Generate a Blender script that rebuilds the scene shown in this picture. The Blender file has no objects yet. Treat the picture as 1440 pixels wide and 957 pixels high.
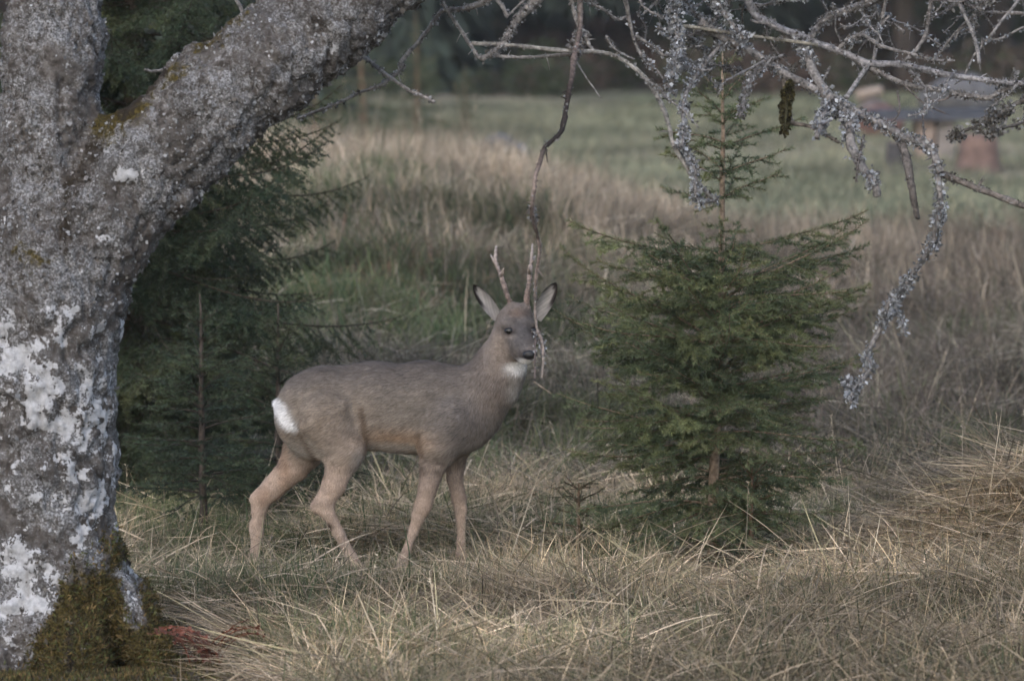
import bpy, math, random
import numpy as np
from mathutils import Vector

# ------------------------------------------------------------------ scene, camera, light
sc = bpy.context.scene
COL = sc.collection
PX, PW, PH = 8000.0, 1440.0, 957.0
CAMZ = 2.2
PITCH = math.atan((PH / 2 + 80.0) / PX)

cam_d = bpy.data.cameras.new("camera")
cam = bpy.data.objects.new("camera", cam_d)
COL.objects.link(cam)
cam.location = (0, 0, CAMZ)
cam.rotation_euler = (math.pi / 2 - PITCH, 0, 0)
cam_d.sensor_width = 36.0
cam_d.lens = 36.0 * PX / PW
cam_d.clip_end = 3000
cam_d.dof.use_dof = True
cam_d.dof.focus_distance = 19.0
cam_d.dof.aperture_fstop = 4.9
sc.camera = cam

SUN_EL, SUN_AZ = math.radians(38), math.radians(200)
world = bpy.data.worlds.new("World")
sc.world = world
world.use_nodes = True
wn = world.node_tree
wn.nodes.clear()
sky = wn.nodes.new("ShaderNodeTexSky")
sky.sky_type = 'NISHITA'
sky.sun_disc = False
sky.sun_elevation = SUN_EL
sky.sun_rotation = SUN_AZ
sky.air_density = 1.0
sky.dust_density = 1.9
sky.ozone_density = 1.3
bg = wn.nodes.new("ShaderNodeBackground")
bg.inputs[1].default_value = 0.10
wo = wn.nodes.new("ShaderNodeOutputWorld")
wn.links.new(sky.outputs[0], bg.inputs[0])
wn.links.new(bg.outputs[0], wo.inputs[0])

sun_d = bpy.data.lights.new("sun", 'SUN')
sun_d.energy = 0.5
sun_d.angle = math.radians(110)
sun_d.color = (1.0, 0.98, 0.95)
sun = bpy.data.objects.new("sun", sun_d)
COL.objects.link(sun)
# sun_rotation turns clockwise from +Y
sdir = Vector((math.sin(SUN_AZ) * math.cos(SUN_EL), math.cos(SUN_AZ) * math.cos(SUN_EL), math.sin(SUN_EL)))
sun.rotation_euler = (-sdir).to_track_quat('-Z', 'Y').to_euler()
sun.location = (0, 0, 30)

sc.view_settings.view_transform = 'Standard'
sc.view_settings.look = 'None'
sc.view_settings.exposure = 1.42
sc.view_settings.gamma = 1.0
sc.cycles.use_denoising = True
sc.cycles.max_bounces = 4
sc.cycles.use_adaptive_sampling = True
sc.cycles.adaptive_threshold = 0.06

# ------------------------------------------------------------------ helpers
def at(px, py, Y):
    """world point seen at photo pixel (px, py) at distance Y"""
    dx, dy = (px - PW / 2) / PX, (PH / 2 - py) / PX
    c, s = math.cos(PITCH), math.sin(PITCH)
    vx, vy, vz = dx, c + dy * s, -s + dy * c
    t = Y / vy
    return np.array((vx * t, Y, CAMZ + vz * t))

def nrm(v):
    v = np.asarray(v, float)
    return v / np.maximum(np.linalg.norm(v, axis=-1, keepdims=True), 1e-9)

def sstep(a, b, x):
    t = np.clip((x - a) / (b - a), 0, 1)
    return t * t * (3 - 2 * t)

def _hash(i, j, k, seed):
    n = (i * 374761393 + j * 668265263 + k * 1440662683 + seed * 974711) & 0x7fffffff
    n = ((n ^ (n >> 13)) * 1274126177) & 0x7fffffff
    n = n ^ (n >> 16)
    return (n & 0xffff) / 65535.0

def vnoise(p, scale=1.0, seed=0):
    """value noise 0..1 for an (N,3) array"""
    p = np.asarray(p, float) * scale
    i = np.floor(p).astype(np.int64)
    f = p - i
    f = f * f * (3 - 2 * f)
    out = 0
    for a in (0, 1):
        for b in (0, 1):
            for c in (0, 1):
                w = (f[:, 0] if a else 1 - f[:, 0]) * (f[:, 1] if b else 1 - f[:, 1]) * (f[:, 2] if c else 1 - f[:, 2])
                out = out + w * _hash(i[:, 0] + a, i[:, 1] + b, i[:, 2] + c, seed)
    return out

def fbm(p, scale=1.0, octv=3, seed=0):
    o, a, t = 0, 1.0, 0
    for k in range(octv):
        o = o + a * vnoise(p, scale * 2 ** k, seed + k * 17)
        t += a
        a *= 0.5
    return o / t

class MB:
    """collects triangles with colours, builds ONE mesh object"""
    def __init__(self):
        self.v, self.f, self.c, self.m, self.n = [], [], [], [], 0
    def add(self, v, f, col=(0.5, 0.5, 0.5), mat=0):
        v = np.asarray(v, float).reshape(-1, 3)
        f = np.asarray(f, int).reshape(-1, 3)
        c = np.asarray(col, float)
        if c.ndim == 1:
            c = np.tile(c, (len(v), 1))
        self.v.append(v); self.f.append(f + self.n); self.c.append(c)
        self.m.append(np.full(len(f), mat, int)); self.n += len(v)
    def tube(self, pts, rad, sides=6, col=(0.5, 0.5, 0.5), mat=0, rough=0.0, seed=0, cap=True):
        pts = np.asarray(pts, float); n = len(pts)
        rad = np.asarray(rad, float) * np.ones(n)
        T = np.gradient(pts, axis=0); T = nrm(T)
        ref = np.array((0.0, 0.0, 1.0)) if abs(T[0][2]) < 0.9 else np.array((1.0, 0, 0))
        U = nrm(np.cross(ref, T[0]))
        rows = []
        ang = np.linspace(0, 2 * np.pi, sides, endpoint=False)
        rng = np.random.default_rng(seed)
        for i in range(n):
            U = nrm(U - T[i] * np.dot(U, T[i]))
            V = np.cross(T[i], U)
            r = rad[i] * (1 + rough * rng.uniform(-1, 1, sides))
            rows.append(pts[i] + (np.cos(ang) * r)[:, None] * U + (np.sin(ang) * r)[:, None] * V)
        v = np.concatenate(rows)
        f = []
        for i in range(n - 1):
            a = i * sides + np.arange(sides); b = i * sides + (np.arange(sides) + 1) % sides
            f.append(np.stack([a, b, b + sides], 1)); f.append(np.stack([a, b + sides, a + sides], 1))
        if cap:
            for base, p, fl in ((0, pts[0], True), ((n - 1) * sides, pts[-1], False)):
                v = np.concatenate([v, [p]]); k = len(v) - 1
                a = base + np.arange(sides); b = base + (np.arange(sides) + 1) % sides
                f.append(np.stack([b, a, np.full(sides, k)], 1) if fl else np.stack([a, b, np.full(sides, k)], 1))
        c = np.asarray(col, float)
        if c.ndim == 2:
            c = np.concatenate([np.repeat(c, sides, 0)] + ([c[:1], c[-1:]] if cap else []))
        self.add(v, np.concatenate(f), c, mat)
    def build(self, name, mats, parent=None, smooth=True, link=True):
        v = np.concatenate(self.v); f = np.concatenate(self.f)
        c = np.concatenate(self.c); m = np.concatenate(self.m)
        return raw_mesh(name, v, f, c, m, mats, parent, smooth, link)

def raw_mesh(name, v, f, c, m, mats, parent=None, smooth=True, link=True):
    k = f.shape[1]
    me = bpy.data.meshes.new(name)
    me.vertices.add(len(v)); me.vertices.foreach_set("co", np.ascontiguousarray(v, np.float32).ravel())
    me.loops.add(len(f) * k); me.loops.foreach_set("vertex_index", np.ascontiguousarray(f, np.int32).ravel())
    me.polygons.add(len(f))
    me.polygons.foreach_set("loop_start", np.arange(0, len(f) * k, k, dtype=np.int32))
    if isinstance(mats, (list, tuple)):
        for x in mats: me.materials.append(x)
    else:
        me.materials.append(mats)
    if m is not None:
        me.polygons.foreach_set("material_index", np.ascontiguousarray(m, np.int32))
    me.polygons.foreach_set("use_smooth", np.full(len(f), bool(smooth)))
    me.update(calc_edges=True)
    if c is not None:
        at_ = me.color_attributes.new("Col", 'FLOAT_COLOR', 'POINT')
        at_.data.foreach_set("color", np.concatenate([c, np.ones((len(c), 1))], 1).astype(np.float32).ravel())
    o = bpy.data.objects.new(name, me)
    if link: COL.objects.link(o)
    if parent is not None: o.parent = parent
    return o

def tag(o, label=None, cat=None, group=None, kind=None):
    if label: o["label"] = label
    if cat: o["category"] = cat
    if group: o["group"] = group
    if kind: o["kind"] = kind
    return o

def empty(name, loc):
    o = bpy.data.objects.new(name, None)
    o.empty_display_size = 0.2
    COL.objects.link(o)
    o.location = tuple(loc)
    return o

def local(o, v):
    return np.asarray(v, float) - np.array(o.location)

# ---- signed distance modelling -> one continuous surface
class SDF:
    def __init__(self, lo, hi, h):
        self.lo = np.array(lo, float); self.h = h
        self.n = np.ceil((np.array(hi) - self.lo) / h).astype(int) + 1
        self.F = np.full(self.n, 0.3, np.float32)
    def _sl(self, lo, hi):
        a = np.clip(np.floor((lo - self.lo) / self.h).astype(int), 0, self.n - 1)
        b = np.clip(np.ceil((hi - self.lo) / self.h).astype(int) + 1, 1, self.n)
        ax = [self.lo[i] + self.h * np.arange(a[i], b[i]) for i in range(3)]
        return tuple(slice(a[i], b[i]) for i in range(3)), np.meshgrid(*ax, indexing='ij', sparse=True)
    def cone(self, a, b, ra, rb, ys=1.0, k=0.02):
        """tapered capsule; ys>1 flattens it along y"""
        a = np.array(a, float); b = np.array(b, float); R = max(ra, rb) + 0.06 + k
        s, (X, Y, Z) = self._sl(np.minimum(a, b) - R, np.maximum(a, b) + R)
        d = (b - a) * np.array((1, ys, 1))
        x, y, z = X - a[0], (Y - a[1]) * ys, Z - a[2]
        L = max(float(d @ d), 1e-9)
        t = np.clip((x * d[0] + y * d[1] + z * d[2]) / L, 0, 1)
        D = np.sqrt((x - t * d[0]) ** 2 + (y - t * d[1]) ** 2 + (z - t * d[2]) ** 2) - (ra + (rb - ra) * t)
        self._u(s, D, k)
    def ell(self, c, r, k=0.02):
        c = np.array(c, float); r = np.array(r, float)
        s, (X, Y, Z) = self._sl(c - r - 0.06 - k, c + r + 0.06 + k)
        x, y, z = (X - c[0]) / r[0], (Y - c[1]) / r[1], (Z - c[2]) / r[2]
        k0 = np.sqrt(x * x + y * y + z * z)
        k1 = np.sqrt((x / r[0]) ** 2 + (y / r[1]) ** 2 + (z / r[2]) ** 2) + 1e-9
        self._u(s, k0 * (k0 - 1) / k1, k)
    def _u(self, s, D, k):
        A = self.F[s]
        h = np.clip(k - np.abs(A - D), 0, None) / k
        self.F[s] = np.minimum(A, D) - h * h * k * 0.25
    def surface(self):
        F = self.F; n = np.array(F.shape) - 1
        off = [(a, b, c) for a in (0, 1) for b in (0, 1) for c in (0, 1)]
        ins = F < 0
        cnt = sum(ins[a:a + n[0], b:b + n[1], c:c + n[2]].astype(np.int8) for a, b, c in off)
        act = (cnt > 0) & (cnt < 8)
        ci = np.argwhere(act)
        idx = np.full(n, -1, int); idx[act] = np.arange(len(ci))
        acc = np.zeros((len(ci), 3)); num = np.zeros(len(ci))
        for a in off:
            for ax in range(3):
                if a[ax] == 0:
                    b = list(a); b[ax] = 1
                    fa = F[ci[:, 0] + a[0], ci[:, 1] + a[1], ci[:, 2] + a[2]]
                    fb = F[ci[:, 0] + b[0], ci[:, 1] + b[1], ci[:, 2] + b[2]]
                    x = (fa < 0) != (fb < 0)
                    t = np.where(x, fa / np.where(x, fa - fb, 1), 0)
                    p = np.tile(np.array(a, float), (len(ci), 1)); p[:, ax] += t
                    acc += p * x[:, None]; num += x
        v = self.lo + self.h * (ci + acc / num[:, None])
        fs = []
        for ax in range(3):
            o1, o2 = (ax + 1) % 3, (ax + 2) % 3
            sa = [slice(0, None)] * 3; sa[ax] = slice(0, -1); sb = [slice(0, None)] * 3; sb[ax] = slice(1, None)
            e = np.argwhere(ins[tuple(sa)] != ins[tuple(sb)])
            ok = (e[:, o1] > 0) & (e[:, o2] > 0) & (e[:, o1] < n[o1]) & (e[:, o2] < n[o2])
            e = e[ok]
            def cell(d1, d2):
                q = e.copy(); q[:, o1] -= d1; q[:, o2] -= d2
                return idx[q[:, 0], q[:, 1], q[:, 2]]
            q = np.stack([cell(1, 1), cell(0, 1), cell(0, 0), cell(1, 0)], 1)
            fl = ins[e[:, 0], e[:, 1], e[:, 2]]
            q[~fl] = q[~fl][:, ::-1]
            fs.append(q)
        return v, np.concatenate(fs)
    def value(self, p):
        i = np.clip(np.round((np.asarray(p) - self.lo) / self.h).astype(int), 0, self.n - 1)
        return self.F[tuple(i)]

def face_normals(v, q):
    return nrm(np.cross(v[q[:, 2]] - v[q[:, 0]], v[q[:, 3]] - v[q[:, 1]]))

def vert_normals(v, q):
    fn = np.cross(v[q[:, 2]] - v[q[:, 0]], v[q[:, 3]] - v[q[:, 1]])
    out = np.zeros_like(v)
    for k in range(4): np.add.at(out, q[:, k], fn)
    return nrm(out)

def sample_quads(v, q, n, rng, weight=None):
    ar = 0.5 * np.linalg.norm(np.cross(v[q[:, 2]] - v[q[:, 0]], v[q[:, 3]] - v[q[:, 1]]), axis=1)
    if weight is not None: ar = ar * weight
    i = rng.choice(len(q), n, p=ar / ar.sum())
    a, b = rng.random((n, 1)), rng.random((n, 1))
    Q = v[q[i]]
    p = (Q[:, 0] * (1 - a) + Q[:, 1] * a) * (1 - b) + (Q[:, 3] * (1 - a) + Q[:, 2] * a) * b
    return p, face_normals(v, q[i]), i

def rand_dirs(n, rng):
    return nrm(rng.normal(size=(n, 3)))

# ------------------------------------------------------------------ materials
def mat_new(name):
    m = bpy.data.materials.new(name); m.use_nodes = True
    nt = m.node_tree
    b = nt.nodes["Principled BSDF"]
    return m, nt, b

def N(nt, t, **kw):
    n = nt.nodes.new(t)
    for k, val in kw.items(): setattr(n, k, val)
    return n

def mat_col(name, rough=0.85, noise=40.0, amt=0.5, bump=0.0, bscale=120.0, tint=False, spec=0.25, transl=0.0):
    """colour attribute of the mesh, broken up by fine noise"""
    m, nt, b = mat_new(name)
    a = N(nt, "ShaderNodeVertexColor", layer_name="Col")
    tc = N(nt, "ShaderNodeTexCoord")
    nz = N(nt, "ShaderNodeTexNoise"); nz.inputs["Scale"].default_value = noise; nz.inputs["Detail"].default_value = 4
    nt.links.new(tc.outputs["Object"], nz.inputs["Vector"])
    mr = N(nt, "ShaderNodeMapRange"); mr.inputs[1].default_value = 0.3; mr.inputs[2].default_value = 0.7
    mr.inputs[3].default_value = 1 - amt; mr.inputs[4].default_value = 1 + amt
    nt.links.new(nz.outputs[0], mr.inputs[0])
    mx = N(nt, "ShaderNodeVectorMath", operation='SCALE')
    nt.links.new(a.outputs[0], mx.inputs[0]); nt.links.new(mr.outputs[0], mx.inputs["Scale"])
    out = mx.outputs[0]
    if tint:
        ia = N(nt, "ShaderNodeAttribute", attribute_type='INSTANCER', attribute_name="tint")
        m2 = N(nt, "ShaderNodeVectorMath", operation='MULTIPLY')
        nt.links.new(out, m2.inputs[0]); nt.links.new(ia.outputs["Vector"], m2.inputs[1])
        out = m2.outputs[0]
    nt.links.new(out, b.inputs["Base Color"])
    b.inputs["Roughness"].default_value = rough
    b.inputs["Specular IOR Level"].default_value = spec
    if bump:
        n2 = N(nt, "ShaderNodeTexNoise"); n2.inputs["Scale"].default_value = bscale; n2.inputs["Detail"].default_value = 5
        nt.links.new(tc.outputs["Object"], n2.inputs["Vector"])
        bp = N(nt, "ShaderNodeBump"); bp.inputs["Strength"].default_value = bump; bp.inputs["Distance"].default_value = 0.01
        nt.links.new(n2.outputs[0], bp.inputs["Height"]); nt.links.new(bp.outputs[0], b.inputs["Normal"])
    if transl:
        tr = N(nt, "ShaderNodeBsdfTranslucent"); ms = N(nt, "ShaderNodeMixShader"); ms.inputs[0].default_value = transl
        nt.links.new(out, tr.inputs[0]); nt.links.new(b.outputs[0], ms.inputs[1]); nt.links.new(tr.outputs[0], ms.inputs[2])
        nt.links.new(ms.outputs[0], nt.nodes["Material Output"].inputs[0])
    return m

M_ground = mat_col("ground", 0.95, 9.0, 0.55, 0.6, 30.0)
M_grass = mat_col("grass_blades", 0.75, 30.0, 0.2, tint=True, transl=0.25)
M_needle = mat_col("spruce_needles", 0.6, 3.5, 0.35, spec=0.3)
M_wood = mat_col("spruce_bark", 0.9, 60.0, 0.45, 0.6, 160.0)
M_branch = mat_col("dead_branch_bark", 0.9, 90.0, 0.5, 0.6, 200.0)
M_lichen = mat_col("lichen_flakes", 0.9, 70.0, 0.35, transl=0.1)
M_fur = mat_col("deer_coat", 0.9, 45.0, 0.10, 0.15, 260.0, spec=0.1)
M_antler = mat_col("antler_bone", 0.65, 120.0, 0.35, 0.6, 220.0)
M_stone = mat_col("weathered_stone", 0.9, 14.0, 0.35, 0.5, 40.0)
M_timber = mat_col("weathered_timber", 0.85, 14.0, 0.35, 0.4, 60.0)
M_moss = mat_col("moss", 0.95, 25.0, 0.5)
M_far = mat_col("far_foliage", 0.85, 0.8, 0.45)
mm, nt_, bb_ = mat_new("deer_eye"); bb_.inputs["Base Color"].default_value = (0.006, 0.005, 0.004, 1); bb_.inputs["Roughness"].default_value = 0.12; M_eye = mm
mm, nt_, bb_ = mat_new("deer_nose"); bb_.inputs["Base Color"].default_value = (0.010, 0.009, 0.010, 1); bb_.inputs["Roughness"].default_value = 0.35; M_nose = mm

def trunk_material():
    """bark under a crust of lichen: mesh colour holds dark-streak / white-crust / moss masks in r, g, b"""
    m, nt, b = mat_new("lichen_bark")
    L = nt.links.new
    a = N(nt, "ShaderNodeVertexColor", layer_name="Col")
    sp = N(nt, "ShaderNodeSeparateColor"); L(a.outputs[0], sp.inputs[0])
    tc = N(nt, "ShaderNodeTexCoord")
    def noise(scale, det, rough=0.6):
        n = N(nt, "ShaderNodeTexNoise"); n.inputs["Scale"].default_value = scale; n.inputs["Detail"].default_value = det
        n.inputs["Roughness"].default_value = rough
        L(tc.outputs["Object"], n.inputs["Vector"]); return n.outputs[0]
    def ramp(src, lo, hi, a0=0.0, a1=1.0):
        r = N(nt, "ShaderNodeMapRange"); r.interpolation_type = 'SMOOTHSTEP'
        r.inputs[1].default_value = lo; r.inputs[2].default_value = hi; r.inputs[3].default_value = a0; r.inputs[4].default_value = a1
        L(src, r.inputs[0]); return r.outputs[0]
    def math_(op, x, y):
        n = N(nt, "ShaderNodeMath", operation=op)
        for i, q in enumerate((x, y)):
            if isinstance(q, (int, float)): n.inputs[i].default_value = q
            else: L(q, n.inputs[i])
        return n.outputs[0]
    def mix(f, c1, c2):
        n = N(nt, "ShaderNodeMix", data_type='RGBA')
        if isinstance(f, (int, float)): n.inputs[0].default_value = f
        else: L(f, n.inputs[0])
        for s, c in ((6, c1), (7, c2)):
            if isinstance(c, tuple): n.inputs[s].default_value = (*c, 1)
            else: L(c, n.inputs[s])
        return n.outputs[2]
    fine = noise(130, 6, 0.7); mid = noise(38, 5, 0.65); big = noise(9, 4)
    bark = mix(ramp(mid, 0.35, 0.65), (0.060, 0.052, 0.047), (0.185, 0.168, 0.155))
    grey = mix(ramp(fine, 0.42, 0.62), (0.10, 0.098, 0.098), (0.37, 0.37, 0.378))
    zone = noise(6, 3, 0.55)
    lich = ramp(math_('ADD', math_('ADD', mid, math_('MULTIPLY', fine, 0.5)), math_('MULTIPLY', math_('SUBTRACT', zone, 0.5), 1.1)), 0.62, 0.86)
    c = mix(math_('MULTIPLY', lich, 0.9), bark, grey)
    pat = noise(15, 3, 0.6); off = lambda n, k: math_('MULTIPLY', math_('SUBTRACT', n, 0.5), k)
    wsum = math_('ADD', math_('ADD', sp.outputs[1], off(pat, 2.3)), math_('ADD', off(mid, 1.3), off(fine, 0.8)))
    blot = ramp(math_('ADD', noise(5.0, 4, 0.65), off(mid, 0.7)), 0.47, 0.63)
    c = mix(math_('MULTIPLY', blot, 0.62), c, (0.048, 0.041, 0.036))
    wm = ramp(wsum, 0.49, 0.56)
    white = mix(ramp(noise(60, 4), 0.3, 0.7), (0.37, 0.37, 0.38), (0.55, 0.55, 0.565))
    c = mix(wm, c, white)
    ms = math_('ADD', sp.outputs[2], math_('ADD', off(mid, 1.2), off(pat, 0.9)))
    mossc = mix(ramp(fine, 0.35, 0.65), (0.022, 0.018, 0.007), (0.105, 0.080, 0.026))
    c = mix(ramp(ms, 0.40, 0.68), c, mossc)
    dk = math_('ADD', sp.outputs[0], math_('ADD', off(mid, 1.3), off(pat, 0.7)))
    c = mix(ramp(dk, 0.40, 0.70), c, (0.030, 0.024, 0.018))
    L(c, b.inputs["Base Color"])
    b.inputs["Roughness"].default_value = 0.92; b.inputs["Specular IOR Level"].default_value = 0.15
    bp = N(nt, "ShaderNodeBump"); bp.inputs["Strength"].default_value = 0.9; bp.inputs["Distance"].default_value = 0.012
    L(math_('ADD', math_('MULTIPLY', fine, 0.6), mid), bp.inputs["Height"]); L(bp.outputs[0], b.inputs["Normal"])
    return m
M_trunk = trunk_material()

# ------------------------------------------------------------------ terrain
def ground_z(x, y):
    x = np.asarray(x, float); y = np.asarray(y, float)
    B = 0.80 + (0.36 - 0.80) * sstep(-0.6, 1.6, x)
    z = B * sstep(21.3, 31.5, y) - B * sstep(34.0, 56.0, y)
    z = z + 0.31 * np.exp(-((x - 1.95) / 0.55) ** 2 - ((y - 20.2) / 0.95) ** 2)
    z = z - 0.03 * np.exp(-((x + 1.35) / 0.45) ** 2 - ((y - 17.5) / 0.55) ** 2)
    z = z + np.where(y > 84, (y - 84) * 0.11, 0)
    P = np.stack([x.ravel(), y.ravel(), np.zeros(x.size)], 1)
    n1 = fbm(P, 1.6, 3, 5).reshape(x.shape) - 0.5
    n2 = fbm(P, 0.25, 2, 9).reshape(x.shape) - 0.5
    near = sstep(60, 25, y)
    n3 = fbm(P, 3.2, 2, 19).reshape(x.shape) - 0.5
    z = z + n3 * 0.32 * sstep(21.5, 23.5, y) * sstep(36, 32, y) + n3 * 0.05 * sstep(22, 20, y)
    z = z + n1 * 0.13 * near
    flat = np.clip(1.25 * np.exp(-((x + 0.50) / 0.62) ** 4 - ((y - 19.85) / 0.62) ** 4) + np.exp(-((x - 0.70) / 0.22) ** 4 - ((y - 19.7) / 0.5) ** 4), 0, 1)
    z = z + (-0.035 - z) * flat
    return z + n2 * 0.25 * sstep(36, 60, y) * sstep(-60, 0, y)

gx = np.concatenate([np.linspace(-400, -14, 16)[:-1], np.linspace(-14, -4.2, 24)[:-1], np.linspace(-4.2, 4.2, 106)[:-1], np.linspace(4.2, 14, 24)[:-1], np.linspace(14, 400, 16)])
gy = np.concatenate([np.linspace(-120, 14, 20)[:-1], np.linspace(14, 36, 240)[:-1], np.linspace(36, 90, 90)[:-1], np.linspace(90, 600, 30)])
GX, GY = np.meshgrid(gx, gy, indexing='ij')
GZ = ground_z(GX, GY)
P = np.stack([GX.ravel(), GY.ravel(), GZ.ravel()], 1)
ni, nj = GX.shape
ii, jj = np.meshgrid(np.arange(ni - 1), np.arange(nj - 1), indexing='ij')
q = np.stack([ii * nj + jj, (ii + 1) * nj + jj, (ii + 1) * nj + jj + 1, ii * nj + jj + 1], -1).reshape(-1, 4)
P0 = P * np.array((1, 1, 0))
n_a = fbm(P0, 0.9, 3, 31)[:, None]; n_b = fbm(P0 * np.array((1, 0.35, 1)), 0.35, 3, 41)[:, None]
soil = np.array((0.085, 0.070, 0.050)) * (0.6 + 0.8 * n_a)
med = np.array((0.165, 0.180, 0.095)) * (0.75 + 0.5 * n_a)
tan = np.array((0.27, 0.23, 0.16))
mead = med + (tan - med) * sstep(0.50, 0.66, n_b)
yy = P[:, 1:2]
c = soil + (mead - soil) * sstep(33, 40, yy)
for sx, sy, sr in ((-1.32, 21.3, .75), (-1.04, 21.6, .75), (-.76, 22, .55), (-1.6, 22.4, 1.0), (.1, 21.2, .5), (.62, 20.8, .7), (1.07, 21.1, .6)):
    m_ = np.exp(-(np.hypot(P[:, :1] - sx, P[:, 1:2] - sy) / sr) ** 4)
    c = c + (np.array((0.035, 0.036, 0.022)) - c) * m_ * 0.85  # needle soil under the spruces, with their shade painted in
ffl = np.array((0.060, 0.050, 0.042)) * (0.6 + 0.8 * n_a)
c = c + (ffl - c) * sstep(76, 84, yy + (n_a - 0.5) * 10)
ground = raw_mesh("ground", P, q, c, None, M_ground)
tag(ground, kind="structure")

# ------------------------------------------------------------------ spruces
def needles(P0, P1, dens, nl, nw, rng, tone):
    """triangular needles round every shoot P0->P1; tone = colour per shoot"""
    L = np.linalg.norm(P1 - P0, axis=1)
    cnt = np.maximum(3, (L * dens).astype(int))
    i = np.repeat(np.arange(len(P0)), cnt); n = len(i)
    t = rng.random((n, 1))
    ax = nrm(P1 - P0)[i]
    p = P0[i] + (P1 - P0)[i] * t
    r = nrm(np.cross(ax, rand_dirs(n, rng)))
    r[:, 2] += 0.15
    d = nrm(ax * 0.62 + r * 0.8)
    tip = p + d * (nl * rng.uniform(0.7, 1.25, (n, 1)))
    w = nrm(np.cross(d, rand_dirs(n, rng))) * (nw / 2)
    v = np.stack([p - w, p + w, tip], 1).reshape(-1, 3)
    f = np.arange(n * 3).reshape(-1, 3)
    c = tone[i] * rng.uniform(0.7, 1.3, (n, 1))
    return v, f, np.repeat(c, 3, 0)

def spruce_mesh(whorls, H, r0, seed, lean=(0, 0), dens=300, nl=0.014, nw=0.0022, twig=0.035,
                dark=(0.030, 0.058, 0.030), light=(0.085, 0.105, 0.040), fat=0.5, bare=0.0, droop=0.15, sub=0.034, open_front=1.0, reach=9.0, trunk_col=(0.17, 0.115, 0.075)):
    """whorls: (height, branch length, count, start elevation, tip bend). Returns MB trunk, MB crown"""
    rng = np.random.default_rng(seed)
    tm, cm = MB(), MB()
    hs = np.linspace(0, H, 14)
    wob = np.cumsum(rng.normal(0, r0 * 0.18, (14, 2)), 0); wob -= wob[0]
    tp = np.stack([wob[:, 0] + lean[0] * hs / H, wob[:, 1] + lean[1] * hs / H, hs], 1)
    tp[0, 2] = -0.06
    tr = r0 * (1 - hs / H) ** 0.8 + 0.003
    tr[0] *= 1.25
    tm.tube(tp, tr, 8, trunk_col, 0, 0.12, seed)
    def tpos(h): return np.array([np.interp(h, hs, tp[:, k]) for k in range(2)] + [h])
    A, B, T = [], [], []
    dark = np.array(dark); light = np.array(light)
    def shoot(a, b, u): A.append(a); B.append(b); T.append(dark + (light - dark) * u)
    for wh in whorls:
        h, L0, n, el, bend = wh
        az0 = rng.uniform(0, 6.28)
        for k in range(n):
            L = L0 * rng.uniform(0.55, 1.18)
            az = az0 + k * 6.283 / n + rng.uniform(-0.35, 0.35)
            if math.sin(az) < -0.75: L *= open_front
            e = math.radians(el + rng.uniform(-15, 15))
            L = min(L, reach * rng.uniform(0.82, 1.0) / max(math.cos(e), 0.3))
            hh = h + rng.uniform(-0.5, 0.5) * 0.03 * H
            hh = min(max(hh, 0.03), H * 0.985)
            p = tpos(hh)
            ns = max(4, int(L / 0.05))
            pts = [p]; dirs = []
            for s in range(ns):
                u = s / ns
                ee = e + math.radians(bend) * (u ** 1.3) - 0.25 * math.sin(u * 3.14)
                a2 = az + 0.15 * math.sin(u * 4 + k)
                d = np.array((math.cos(a2) * math.cos(ee), math.sin(a2) * math.cos(ee), math.sin(ee)))
                dirs.append(d); p = p + d * (L / ns); pts.append(p)
            pts = np.array(pts)
            rb = 0.0022 + 0.009 * L * fat
            cm.tube(pts, np.linspace(rb, 0.0016, len(pts)), 4, np.array(trunk_col) * rng.uniform(0.5, 0.9), 1, 0, 1, cap=False)
            tone = np.clip(rng.normal(0.25, 0.22), 0, 1)
            for s in range(ns):
                if (s + 0.5) / ns > bare: shoot(pts[s], pts[s + 1], np.clip(tone + 0.35 * (s / ns) ** 2, 0, 1))
            s_ = L * max(0.10, bare)
            sd = 1
            while s_ < L * 0.97:
                u = s_ / L
                i = min(int(u * ns), ns - 1)
                q0 = pts[i] + (pts[i + 1] - pts[i]) * (u * ns - i)
                d = dirs[i]
                side = nrm(np.cross(d, (0, 0, 1))) * sd
                ls = min(0.55 * (L - s_) + 0.035, 0.42 * L, 0.30) * rng.uniform(0.6, 1.15)
                td = nrm(d * 0.62 + side * 0.8 + np.array((0, 0, rng.uniform(-0.27, 0.27) - droop)))
                q1 = q0 + td * ls * 0.55
                q2 = q1 + nrm(td + d * 0.25 + np.array((0, 0, -0.12 - 0.5 * max(droop - 0.3, 0)))) * ls * 0.45
                tn = np.clip(tone + rng.normal(0, 0.15), 0, 1)
                shoot(q0, q1, tn); shoot(q1, q2, np.clip(tn + 0.2, 0, 1))
                cm.tube([q0, q1, q2], [0.0016, 0.0013, 0.001], 3, np.array(trunk_col) * 0.55, 1, 0, 1, cap=False)
                if ls > 0.07:
                    for m in range(int(ls / sub)):
                        uu = rng.uniform(0.2, 0.9)
                        b0 = q0 + (q1 - q0) * min(1, uu / 0.55) + (q2 - q1) * max(0, (uu - 0.55) / 0.45)
                        sgn = 1 if m % 2 else -1
                        bd = nrm(td * 0.65 + nrm(np.cross(td, (0, 0, 1))) * sgn * 0.8 + np.array((0, 0, rng.uniform(-0.35, 0.3) - droop)))
                        shoot(b0, b0 + bd * ls * 0.42 * (1.1 - uu) * rng.uniform(0.7, 1.3), np.clip(tn + rng.normal(0.05, 0.15), 0, 1))
                s_ += twig * rng.uniform(0.5, 1.25) * 0.8; sd = -sd
    # leader
    for k in range(3):
        shoot(tpos(H * (0.9 + 0.03 * k)), tpos(H * (0.93 + 0.035 * k)), 0.5)
    v, f, c = needles(np.array(A), np.array(B), dens, nl, nw, rng, np.array(T))
    cm.add(v, f, c, 0)
    return tm, cm

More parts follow.
